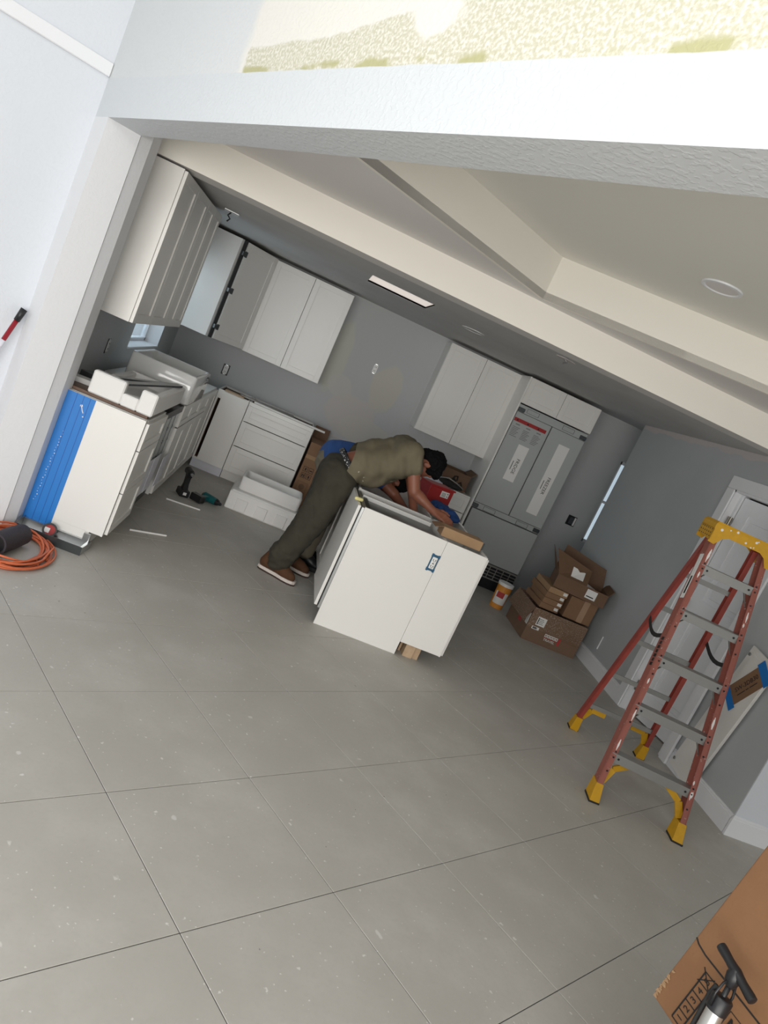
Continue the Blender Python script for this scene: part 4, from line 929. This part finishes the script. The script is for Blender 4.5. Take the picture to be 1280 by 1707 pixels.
for i in range(22):
    z = .008+.0028*i*(1+.6*rq.random()); x = .001+.006*rq.random(); b.sheet((x, -.0008, z), (x+.012*rq.random()+.003, -.0008, z+.003), (x+.010*rq.random()+.003, -.003, z+.010), (x, -.0025, z+.008), .0008)
o = b.obj('torn_edge', 'card_light', bc); o['kind'] = 'stuff'
def bar(b, x0, z0, x1, z1, w=.0035): beam(b, (x0, -.0007, z0), (x1, -.0007, z1), w, .0014, (0, 0, 1) if abs(z1-z0) < abs(x1-x0) else (1, 0, 0)); return b
b = MB(BX); bar(b, .002, .222, .018, .214, .0045); bar(b, .018, .214, .05, .209, .0045); bar(b, .05, .209, 1.0, .207, .0045); b.obj('printed_line', 'ink', bc)
# number table: five cells up the edge
tx0, tx1, tz0, cell = .078, .117, .020, .032
b = MB(BX)
for k in range(6): bar(b, tx0, tz0+cell*k, tx1, tz0+cell*k, .003)
for x in (tx0, tx1): bar(b, x, tz0, x, tz0+5*cell, .004)
bar(b, tx0-.006, tz0+4*cell-.002, tx1-.006, tz0+5*cell+.004, .0028); bar(b, tx0-.01, tz0+5*cell+.006, tx1-.004, tz0+4*cell+.002, .0028)
b.obj('number_table', 'ink', bc)
for k in range(5): text('lettering', '12345'[k], .027, BX @ axes(((tx0+tx1)/2, -.0012, tz0+cell*(k+.5)), (0, 0, 1), (-1, 0, 0), (0, -1, 0)), 'ink', bc)
b = MB(BX); bar(b, .186, .168, .36, .168, .002); bar(b, .186, .168, .186, .10, .002); bar(b, .186, .10, .36, .10, .002); b.obj('printed_box', 'ink', bc)
text('lettering', 'M', .055, BX @ axes((.194, -.0012, .136), (1, 0, 0), (0, 0, 1), (0, -1, 0)), 'ink', bc, align='LEFT')

pu = thing('floor_pump', 'silver floor pump with black T-handle standing against the foreground carton', 'pump', (1.50, 1.40, 0))
hc = Vector((1.590, 1.471, .693)); ax = Vector((.10, .16, .98)).normalized(); hx = Vector((.022, -.129, -.027)).normalized()
foot_ = hc-ax*((hc.z-.03)/ax.z)
# handle: two grips from a central hub
b = MB(); rg = []
def cring(p, d, r, n=16):
    a = d.orthogonal().normalized(); c = d.cross(a); return [p+(a*math.cos(2*PI*i/n)+c*math.sin(2*PI*i/n))*r for i in range(n)]
b.loft([cring(hc+hx*s, hx, r) for s, r in ((-.072, .009), (-.070, .0125), (-.06, .0135), (-.03, .012), (-.014, .013), (0, .015), (.014, .013), (.03, .012), (.06, .0135), (.070, .013), (.072, .010))])
hd_ = b.obj('handle', 'black', pu); autosmooth(hd_, 50)
b = MB(); b.loft([cring(hc-ax*s, ax, r) for s, r in ((-.006, .014), (.01, .020), (.028, .017), (.04, .011))]); autosmooth(b.obj('handle_hub', 'black', pu), 50)
MB().cyl(hc-ax*.03, hc-ax*.12, .007, seg=12).obj('piston_rod', 'black', pu, True)
autosmooth(MB().loft([cring(hc-ax*s, ax, r) for s, r in ((.068, .012), (.070, .024), (.074, .027), (.11, .027), (.112, .025))]).obj('collar', 'black', pu), 40)
autosmooth(MB().loft([cring(hc-ax*s, ax, .0225, 22) for s in (.108, .3, .45, .58)]).obj('barrel', P('brushed_silver', (.72, .72, .71), .28, .9), pu), 40)
b = MB(); 
for s in (-1, 1):
    q = ax.cross(hx).normalized()*s; b.tube([hc-ax*.02+q*.004, hc-ax*.035+q*.024, hc-ax*.065+q*.034, hc-ax*.10+q*.030], .0035, 8)
b.obj('wire_clip', 'black', pu, True)
q = -hx; b = MB(); b.tube([hc-ax*.07+q*.03, hc-ax*.10+q*.036, hc-ax*.2+q*.036, hc-ax*.4+q*.036, hc-ax*.56+q*.034], .006, 8); b.obj('hose', 'rubber', pu, True)
b = MB(); b.cyl(foot_, foot_+ax*.06, .035, .026, 18).obj('foot_block', 'black', pu)
MB(frame((foot_.x, foot_.y, 0), R(-75))).box(-.11, .11, -.035, .035, .0, .03, .01).obj('foot_plate', 'black', pu)

# ------------------------------------------------------------------ things on the island and behind it
t = thing('long_carton', 'long tan carton resting in the open island top by the worker hand', 'box', (1.38, 4.85, .8)); T = frame((1.262, 4.70, .863), R(2))
MB(T).box(0, .30, .02, .15, 0, .068, .003).obj('carton', 'card_light', t); MB(T).sheet((0, .02, .066), (0, .15, .066), (-.06, .15, .045), (-.06, .02, .045)).obj('flap', 'card', t)
MB(T).box(.30, .32, .04, .12, .01, .06, .004).obj('tool_tip', 'darksteel', t)
tag(MB().box(.90, 1.26, 5.32, 6.1, .70, .706).obj('cardboard_sheet', 'card'), 'brown cardboard sheet lying inside the island', 'cardboard')
t = thing('red_box', 'dark red product box with a white label beside the bent head of the worker', 'box', (1.47, 6.1, .862)); T = frame((1.335, 5.955, .865), R(28))
MB(T).box(0, .27, 0, .16, 0, .145, .003).obj('carton', 'red', t); lb = MB(T).box(.135, .225, -.002, 0, .075, .128).obj('label_sticker', 'label', t)
b = MB(T)
for k in range(4): b.box(.145, .19, -.0028, -.002, .084+.009*k, .087+.009*k)
b.box(.205, .213, -.0028, -.002, .085, .095).box(.205, .215, -.0028, -.002, .108, .118).obj('print', 'ink', lb); MB(T).box(0, .282, -.006, .166, .145, .160, .002).obj('lid', 'red', t)
t = thing('scribbled_carton', 'brown carton with a black scrawl on the base cabinet by the refrigerator', 'box', (1.95, 7.9, .862)); T = frame((1.80, 7.74, .862), R(0))
opencarton(T, .30, .34, .19, 'card_dark', t, [((.30, 0, .19), (.30, .34, .19), (.35, .34, .24), (.35, 0, .24))])
b = MB(T); b.tube([(.10, -.001, .05), (.13, -.001, .13), (.16, -.001, .14), (.17, -.001, .10), (.13, -.001, .08), (.12, -.001, .11), (.18, -.001, .06), (.22, -.001, .09), (.24, -.001, .05)], .010, 6).obj('scrawl', 'ink', t)
t = thing('black_tool_bag', 'black tool bag slumped in front of the scribbled carton', 'bag', (1.90, 7.68, .862))
b = MB(); b.ball((1.86, 7.685, .90), .10, .045, .04).ball((1.97, 7.69, .892), .09, .04, .03); b.obj('bag', 'rubber', t, True); MB().tube([(1.78, 7.68, .93), (1.86, 7.66, .955), (1.96, 7.66, .935), (2.06, 7.67, .90)], .008, 6).obj('strap', 'alu', t, True)
t = thing('clear_plastic_wrap', 'crumpled pale plastic wrap behind the red box', 'wrap', (1.72, 7.65, .862)); b = MB(); b.sheet((1.60, 7.64, .865), (1.82, 7.64, .865), (1.80, 7.72, .93), (1.62, 7.74, .95), .003); b.obj('sheet', 'paper', t)
tag(MB().tube([(1.585, 5.42, .868), (1.56, 5.6, .872), (1.50, 5.72, .90), (1.52, 5.86, .868)], .006, 6).obj('white_rope', 'label', None, True), 'white rope trailing along the far rim of the island', 'rope')

# ------------------------------------------------------------------ people
import numpy as np
def surface(parts, h, k=.012):
    """parts: ('cap',p0,p1,r0,r1) or ('ell',c,(rx,ry,rz),R3 or None); returns verts, quads of the blended union"""
    lo=np.full(3,1e9);hi=np.full(3,-1e9);bb=[]
    for p in parts:
        if p[0]=='cap': a,b,r=np.array(p[1]),np.array(p[2]),max(p[3],p[4]); l=np.minimum(a,b)-r;u=np.maximum(a,b)+r
        else: a=np.array(p[1]);r=max(p[2]);l=a-r;u=a+r
        bb.append((l,u));lo=np.minimum(lo,l);hi=np.maximum(hi,u)
    m=3*h+k; lo-=m; n=np.ceil((hi+m-lo)/h).astype(int)+1
    G=np.full(n,1.0,np.float32)
    for p,(l,u) in zip(parts,bb):
        i0=np.maximum(((l-m-lo)/h).astype(int),0);i1=np.minimum(((u+m-lo)/h).astype(int)+2,n)
        ax=[lo[d]+h*np.arange(i0[d],i1[d]) for d in range(3)]
        X=np.stack(np.meshgrid(*ax,indexing='ij'),-1)
        if p[0]=='cap':
            a=np.array(p[1]);d=np.array(p[2])-a;L=d@d
            t=np.clip(((X-a)@d)/max(L,1e-12),0,1); D=np.linalg.norm(X-a-t[...,None]*d,axis=-1)-(p[3]+(p[4]-p[3])*t)
        else:
            Y=X-np.array(p[1])
            if p[3] is not None: Y=Y@np.array(p[3])
            r=np.array(p[2]);q=np.linalg.norm(Y/r,axis=-1);g=np.linalg.norm(Y/r**2,axis=-1)+1e-9; D=q*(q-1)/g
        s=tuple(slice(i0[d],i1[d]) for d in range(3)); O=G[s]
        hh=np.clip(.5+.5*(O-D)/k,0,1); G[s]=O*(1-hh)+D*hh-k*hh*(1-hh)
    neg=G<0
    # cells crossing
    c=np.zeros(np.array(n)-1,np.int8)
    for dx in (0,1):
        for dy in (0,1):
            for dz in (0,1): c+=neg[dx:n[0]-1+dx,dy:n[1]-1+dy,dz:n[2]-1+dz]
    idx=np.argwhere((c>0)&(c<8)); vid=-np.ones(c.shape,np.int64); vid[tuple(idx.T)]=np.arange(len(idx))
    acc=np.zeros((len(idx),3));cnt=np.zeros(len(idx))
    cor=[(a,b,d) for a in (0,1) for b in (0,1) for d in (0,1)]
    for a in cor:
        for ax in range(3):
            if a[ax]: continue
            b=list(a);b[ax]=1
            ga=G[tuple((idx+a).T)];gb=G[tuple((idx+b).T)];cr=(ga<0)!=(gb<0)
            t=np.where(cr,ga/np.where(cr,ga-gb,1),0)
            P=np.tile(np.array(a,float),(len(idx),1));P[:,ax]+=t
            acc+=P*cr[:,None];cnt+=cr
    V=lo+h*(idx+acc/cnt[:,None])
    F=[]
    for ax in range(3):
        s0=[slice(None)]*3;s1=[slice(None)]*3;s0[ax]=slice(0,-1);s1[ax]=slice(1,None)
        A=neg[tuple(s0)];B=neg[tuple(s1)]
        e=np.argwhere(A!=B); o=[d for d in range(3) if d!=ax]
        ok=(e[:,o[0]]>0)&(e[:,o[1]]>0)&(e[:,o[0]]<n[o[0]]-1)&(e[:,o[1]]<n[o[1]]-1); e=e[ok]
        q=[]
        for d0,d1 in ((-1,-1),(0,-1),(0,0),(-1,0)):
            f=e.copy();f[:,o[0]]+=d0;f[:,o[1]]+=d1;q.append(vid[tuple(f.T)])
        q=np.stack(q,1); fl=A[tuple(e.T)]; 
        if ax==1: fl=~fl
        q[~fl]=q[~fl][:,::-1]; F.append(q)
    F=np.concatenate(F); F=F[(F>=0).all(1)]
    return V,F
def solid(name, parts, voxel, mat, parent, blend=.014, wobble=None, cut=None):
    """one continuous skin over tapered capsules and ellipsoids"""
    P_ = [(p[0], tuple(p[1]), tuple(p[2]), p[3], p[4]) if p[0] == 'cap' else (p[0], tuple(p[1]), p[2], [list(r) for r in p[3]] if p[3] else None) for p in parts]
    vs, fs = surface(P_, voxel, blend)
    me2 = bpy.data.meshes.new(name); me2.from_pydata(vs.tolist(), [], fs.tolist()); me2.update()
    if cut:
        bm = bmesh.new(); bm.from_mesh(me2)
        for co, no in cut: bmesh.ops.bisect_plane(bm, geom=bm.verts[:]+bm.edges[:]+bm.faces[:], plane_co=co, plane_no=no, clear_outer=True)
        bm.to_mesh(me2); bm.free()
    if wobble:
        ns = [v.normal.copy() for v in me2.vertices]
        for v, n in zip(me2.vertices, ns): v.co = v.co+n*wobble(v.co)
    for p in me2.polygons: p.use_smooth = True
    return mobj(name, me2, mat, parent)
def fold(scale, amp, stretch):
    return lambda c: amp*noise.noise(Vector((c.x*stretch[0], c.y*stretch[1], c.z*stretch[2]))*scale)
V = Vector
o = solid('blue_work_cloth', [('ell', (1.40+.11*i/10+.02*math.sin(i*2.1), 5.80-.026*i, .893+.012*math.sin(i*1.7)), (.05-.001*i, .05, .032), None) for i in range(11)], .008, 'bluecloth', None, .02, lambda c: .012*noise.noise(c*22))
tag(o, 'crumpled dark blue cloth on the island beside the worker hand', 'cloth')
def hand_parts(wr, pd, up_, thumb, curl=.5, s=1.0):
    """palm and five separate bent fingers; pd palm direction, up_ back-of-hand normal, thumb = side direction of the thumb"""
    pd, up_ = V(pd).normalized(), V(up_).normalized(); sd = V(thumb).normalized(); sd = (sd-pd*sd.dot(pd)).normalized()
    up_ = (up_-pd*up_.dot(pd)-sd*up_.dot(sd)).normalized(); out = []
    w = V(wr); out.append(('cap', w-pd*.02, w+pd*.02, .024*s, .026*s))
    for k in (-1.1, -.4, .4, 1.1): out.append(('cap', w+pd*.02*s+sd*k*.014*s, w+pd*.085*s-sd*0+sd*k*.022*s, .016*s, .0125*s))
    for k, L0 in ((1.15, .070), (.40, .078), (-.38, .073), (-1.12, .058)):
        p = w+pd*.088*s+sd*k*.0215*s; d = pd.copy(); r = .0092*s
        for j, f in enumerate((.45, .32, .23)):
            d = (d-up_*curl*(.55+.35*j)).normalized(); q = p+d*L0*f*s*1.05; out.append(('cap', p, q, r, r*.92)); p = q; r *= .92
    p = w+pd*.022*s+sd*.026*s; d = (pd*.62+sd*.75-up_*.25).normalized(); r = .0125*s
    for f in (.036, .030, .024): q = p+d*f*s; out.append(('cap', p, q, r, r*.9)); p = q; r *= .9; d = (d*.75+pd*.45-up_*.25).normalized()
    return out
# --- worker in the olive shirt
w1_ = thing('person', 'worker in olive t-shirt, dark trousers and brown boots bending over the island', 'person', (.45, 5.4, 0))
chest, hip = V((.90, 5.40, 1.175)), V((.53, 5.40, .93))
nsh, fsh = V((.955, 5.215, 1.245)), V((.955, 5.60, 1.245))
nel, fel = V((1.062, 5.165, 1.005)), V((1.13, 5.60, .965))
nwr, fwr = V((1.222, 5.065, .948)), V((1.19, 5.43, .80))
hcn = V((1.105, 5.375, 1.215))
Rh = Matrix.Rotation(R(78), 3, 'Y')          # crown towards +x, face down
body = [('cap', hip, chest, .095, .12), ('cap', chest, V((1.0, 5.39, 1.22)), .10, .075), ('cap', V((.98, 5.39, 1.225)), hcn, .058, .060),
        ('ell', hcn+V((.018, 0, .01)), (.078, .078, .100), Rh), ('ell', hcn+V((-.01, 0, -.045)), (.062, .060, .075), Rh),
        ('cap', nsh, nel, .055, .043), ('cap', nel, nwr, .043, .027), ('cap', nel.lerp(nwr, .25), nel.lerp(nwr, .4), .044, .040), ('cap', fsh, fel, .055, .043), ('cap', fel, fwr, .043, .028),
        ('cap', hip+V((0, -.09, -.04)), V((.47, 5.28, .48)), .10, .06), ('cap', V((.47, 5.28, .48)), V((.375, 5.265, .13)), .055, .04),
        ('cap', hip+V((0, .11, -.04)), V((.52, 5.54, .48)), .10, .06), ('cap', V((.52, 5.54, .48)), V((.45, 5.575, .13)), .055, .04)]
# face: brow, nose, mouth, chin (face looks down), ears
fd = V((.05, 0, -1)); cr = V((1, 0, .1))
fc = hcn+fd*.075
body += [('cap', fc+V((.045, -.03, .005)), fc+V((.045, .03, .005)), .022, .022), ('cap', fc+V((.035, 0, -.004)), fc+V((-.008, 0, -.026)), .010, .015), ('cap', fc+V((-.030, -.018, -.002)), fc+V((-.030, .018, -.002)), .014, .014), ('cap', fc+V((-.066, -.012, .012)), fc+V((-.066, .012, .012)), .022, .022),
         ('ell', hcn+V((-.012, -.080, -.008)), (.030, .009, .020), None), ('ell', hcn+V((-.012, .080, -.008)), (.030, .009, .020), None)]
body += hand_parts(nwr, (.80, -.58, -.10), (.1, -.62, .75), (.45, .6, .5), .30, 1.08) + hand_parts(fwr, (.3, -.5, -.8), (.8, -.2, .3), (0, -.5, .6), .4, .98)
solid('body', body, .0058, 'skin', w1_, .010)
for s in (-1, 1): MB().ball(tuple(fc+V((.022, s*.030, -.002))), .008, .010, .008, 10, 7).obj('eye', 'ink', w1_, True)
hr = [('ell', hcn+V((.042, 0, .022)), (.092, .088, .098), Rh), ('cap', hcn+V((-.035, -.03, .055)), hcn+V((-.035, .03, .055)), .045, .045), ('cap', hcn+V((.085, -.035, -.045)), hcn+V((.085, .035, -.045)), .042, .042), ('ell', hcn+V((.035, -.055, -.02)), (.045, .034, .05), None), ('ell', hcn+V((.035, .055, -.02)), (.045, .034, .05), None)]
solid('hair', hr, .0065, 'hair', w1_, .02, lambda c: .010*noise.noise(c*38)+.006*noise.noise(c*75))
sh = [('cap', V((.575, 5.40, .985)), V((.72, 5.40, 1.075)), .135, .150), ('cap', V((.72, 5.40, 1.075)), chest, .150, .142), ('cap', V((.60, 5.29, .985)), V((.90, 5.30, 1.15)), .125, .130), ('cap', V((.60, 5.51, .985)), V((.90, 5.50, 1.15)), .125, .130),
      ('cap', V((.92, 5.25, 1.225)), V((.92, 5.55, 1.225)), .108, .108), ('cap', V((.985, 5.39, 1.235)), V((.94, 5.39, 1.21)), .075, .10),
      ('cap', nsh+V((-.01, .01, 0)), nsh.lerp(nel, .36)+V((-.005, 0, 0)), .085, .078), ('cap', fsh+V((-.01, -.01, 0)), fsh.lerp(fel, .36), .085, .078),
      ('cap', V((.72, 5.40, .985)), V((.88, 5.40, 1.04)), .115, .085), ('cap', V((.74, 5.30, .955)), V((.80, 5.30, 1.0)), .085, .085), ('cap', V((.735, 5.42, .935)), V((.80, 5.42, .98)), .085, .085)]
def shirtfold(c):
    return .012*noise.noise(V((c.x*9+c.z*7, c.y*3, c.z*4)))+.007*noise.noise(V((c.x*22+c.z*10, c.y*6, c.z*9)))
armdir = (nel-nsh).normalized(); farm = (fel-fsh).normalized()
solid('shirt', sh, .0075, 'shirt', w1_, .03, shirtfold, cut=[(V((.555, 5.4, .965)), V((-.80, 0, .05)))])
pt = [('cap', V((.575, 5.40, .955)), V((.52, 5.40, .885)), .108, .135), ('cap', V((.58, 5.32, .94)), V((.52, 5.30, .87)), .102, .13), ('cap', V((.58, 5.48, .94)), V((.52, 5.50, .87)), .102, .13),
      ('cap', V((.525, 5.28, .85)), V((.485, 5.275, .52)), .140, .116), ('cap', V((.485, 5.275, .52)), V((.385, 5.265, .16)), .118, .082), ('cap', V((.405, 5.262, .215)), V((.40, 5.268, .205)), .092, .092), ('cap', V((.372, 5.268, .168)), V((.368, 5.262, .160)), .090, .090), ('cap', V((.385, 5.262, .128)), V((.375, 5.262, .120)), .085, .085),
      ('cap', V((.53, 5.52, .86)), V((.525, 5.545, .50)), .145, .112), ('cap', V((.525, 5.545, .50)), V((.46, 5.57, .16)), .112, .080), ('cap', V((.46, 5.57, .20)), V((.455, 5.57, .125)), .084, .082)]
def pantfold(c):
    low = max(0, min(1, (.34-c.z)/.25))
    return .018*noise.noise(V((c.x*8, c.y*7, c.z*5)))+(.005+.013*low)*noise.noise(V((c.x*9, c.y*9, c.z*26)))+.006*noise.noise(V((c.x*24+c.z*14, c.y*18, c.z*13)))
solid('trousers', pt, .0075, 'pants', w1_, .016, pantfold, cut=[(V((.60, 5.4, .99)), V((.60, 0, .80)))])
# waistband showing at the back
b = MB(); n_ = V((.60, 0, .80)).normalized(); u_ = V((.80, 0, -.60)); c_ = V((.582, 5.40, .966))
b.loft([[c_+n_*h+u_*(.138*math.cos(2*PI*i/40))+V((0, .195*math.sin(2*PI*i/40), 0)) for i in range(40)] for h in (-.012, .026)], False); o = b.obj('waistband', 'belt', w1_, True)
sm = o.modifiers.new('t', 'SOLIDIFY'); sm.thickness = .006
def boot(name, heel, toe, zlift, par, up_m, sole_m, out_m):
    heel, toe = V((*heel, 0)), V((*toe, 0)); d = (toe-heel).normalized(); n = V((-d.y, d.x, 0)); L0 = (toe-heel).length
    def ringz(z, e, grow=0): 
        prof = [(-.02, .018), (.0, .032), (.06, .036), (.14, .036), (.20, .046), (.25, .045), (.285, .030), (.30, .010)]
        k = L0/.30; pts = [(a*k*e, w+grow) for a, w in prof]
        return [heel+d*a+n*w+V((0, 0, z)) for a, w in pts]+[heel+d*a-n*w+V((0, 0, z)) for a, w in reversed(pts)]
    bt_ = thing_part(name, par)
    MB().loft([ringz(.0, 1.0, -.004), ringz(.014, 1.0)]).obj('outsole', out_m, bt_); MB().loft([ringz(.014, 1.0, .002), ringz(.036, 1.0, .002)]).obj('midsole', sole_m, bt_)
    up_p = [('cap', heel+d*.02+V((0, 0, .07)), heel+d*.05+V((0, 0, .13)), .045, .048), ('cap', heel+d*.03+V((0, 0, .062)), heel+d*(L0-.10)+V((0, 0, .066)), .038, .040), ('cap', heel+d*.09+V((0, 0, .10)), heel+d*(L0-.08)+V((0, 0, .058)), .040, .036), ('cap', heel+d*(L0-.11)+V((0, 0, .052)), heel+d*(L0-.048)+V((0, 0, .047)), .040, .034)]
    solid('upper', up_p, .006, up_m, bt_, .02, None, cut=[(V((0, 0, .032)), V((0, 0, -1)))])
    b = MB()
    for k in range(4): c_ = heel+d*(.105+.022*k)+V((0, 0, .137-.012*k)); b.tube([c_-n*.022-V((0, 0, .008)), c_+V((0, 0, .004)), c_+n*.022-V((0, 0, .008))], .003, 6)
    b.obj('laces', out_m, bt_, True)
def thing_part(name, par):
    o = bpy.data.objects.new(name, None); COL.objects.link(o); adopt(o, par); return o
boot('boot', (.272, 5.312), (.545, 5.195), 0, w1_, 'suede', 'sole', 'outsole')
boot('boot', (.385, 5.60), (.655, 5.515), 0, w1_, 'suede', 'sole', 'outsole')
# --- second worker mostly hidden behind
w2_ = thing('person', 'second worker in blue shirt and khaki trousers hidden behind the first', 'person', (.5, 5.9, 0))
h2 = V((1.035, 5.80, .945)); R2 = Matrix.Rotation(R(85), 3, 'Y')
b2 = [('cap', V((.52, 5.92, .86)), V((.80, 5.90, .93)), .12, .12), ('cap', V((.80, 5.90, .93)), h2, .08, .055), ('ell', h2, (.075, .075, .098), R2), ('cap', h2+V((-.02, -.01, -.07)), h2+V((-.05, .01, -.06)), .03, .03), ('cap', h2+V((.02, 0, -.075)), h2+V((-.01, 0, -.088)), .010, .013), ('ell', h2+V((-.01, -.078, -.008)), (.03, .009, .02), None), ('ell', h2+V((-.01, .078, -.008)), (.03, .009, .02), None),
      ('cap', V((.82, 5.74, .95)), V((1.02, 5.66, .86)), .05, .042), ('cap', V((1.02, 5.66, .86)), V((1.19, 5.68, .755)), .04, .028), ('cap', V((.82, 6.05, .95)), V((1.0, 6.12, .82)), .05, .042), ('cap', V((1.0, 6.12, .82)), V((1.18, 6.04, .755)), .04, .028),
      ('cap', V((.53, 5.82, .84)), V((.58, 5.79, .45)), .09, .06), ('cap', V((.58, 5.79, .45)), V((.575, 5.78, .12)), .055, .04), ('cap', V((.53, 6.0, .84)), V((.56, 6.02, .45)), .09, .06), ('cap', V((.56, 6.02, .45)), V((.54, 6.03, .12)), .055, .04)]
b2 += hand_parts((1.19, 5.68, .752), (.9, -.1, -.3), (.2, 0, 1), (0, 1, 0), .3) + hand_parts((1.18, 6.04, .752), (.9, -.2, -.3), (.2, 0, 1), (0, -1, 0), .3)
solid('body', b2, .0062, 'skin', w2_, .010)
for s in (-1, 1): MB().ball(tuple(h2+V((.022, s*.03, -.072))), .008, .010, .008, 10, 7).obj('eye', 'ink', w2_, True)
solid('hair', [('ell', h2+V((.035, 0, .014)), (.088, .085, .085), R2), ('ell', h2+V((.03, -.05, -.02)), (.05, .036, .05), None), ('ell', h2+V((.03, .05, -.02)), (.05, .036, .05), None)], .0065, 'hair', w2_, .02, lambda c: .008*noise.noise(c*40))
solid('shirt', [('cap', V((.53, 5.92, .90)), V((.70, 5.91, .945)), .165, .152), ('cap', V((.70, 5.91, .945)), V((.83, 5.90, .95)), .150, .13), ('cap', V((.535, 5.84, .89)), V((.80, 5.80, .945)), .15, .12), ('cap', V((.56, 6.0, .905)), V((.80, 6.0, .945)), .135, .12), ('cap', V((.82, 5.74, .95)), V((.90, 5.71, .915)), .075, .068), ('cap', V((.82, 6.05, .95)), V((.90, 6.08, .905)), .075, .068)], .008, 'blueshirt', w2_, .03, lambda c: .012*noise.noise(V((c.x*14, c.y*5, c.z*6))))
solid('trousers', [('cap', V((.50, 5.86, .86)), V((.50, 5.98, .86)), .135, .135), ('cap', V((.52, 5.82, .80)), V((.575, 5.79, .46)), .12, .095), ('cap', V((.575, 5.79, .46)), V((.572, 5.775, .13)), .095, .072), ('cap', V((.52, 6.0, .80)), V((.565, 6.02, .46)), .12, .095), ('cap', V((.565, 6.02, .46)), V((.545, 6.03, .13)), .095, .072)], .008, 'khaki', w2_, .03, lambda c: .010*noise.noise(V((c.x*6, c.y*6, c.z*18))), cut=[(V((.5, 5.9, .95)), V((0, 0, 1)))])
boot('shoe', (.50, 5.80), (.745, 5.735), 0, w2_, 'black', 'rubber', 'rubber')
boot('shoe', (.47, 6.06), (.73, 6.03), 0, w2_, 'black', 'rubber', 'rubber')
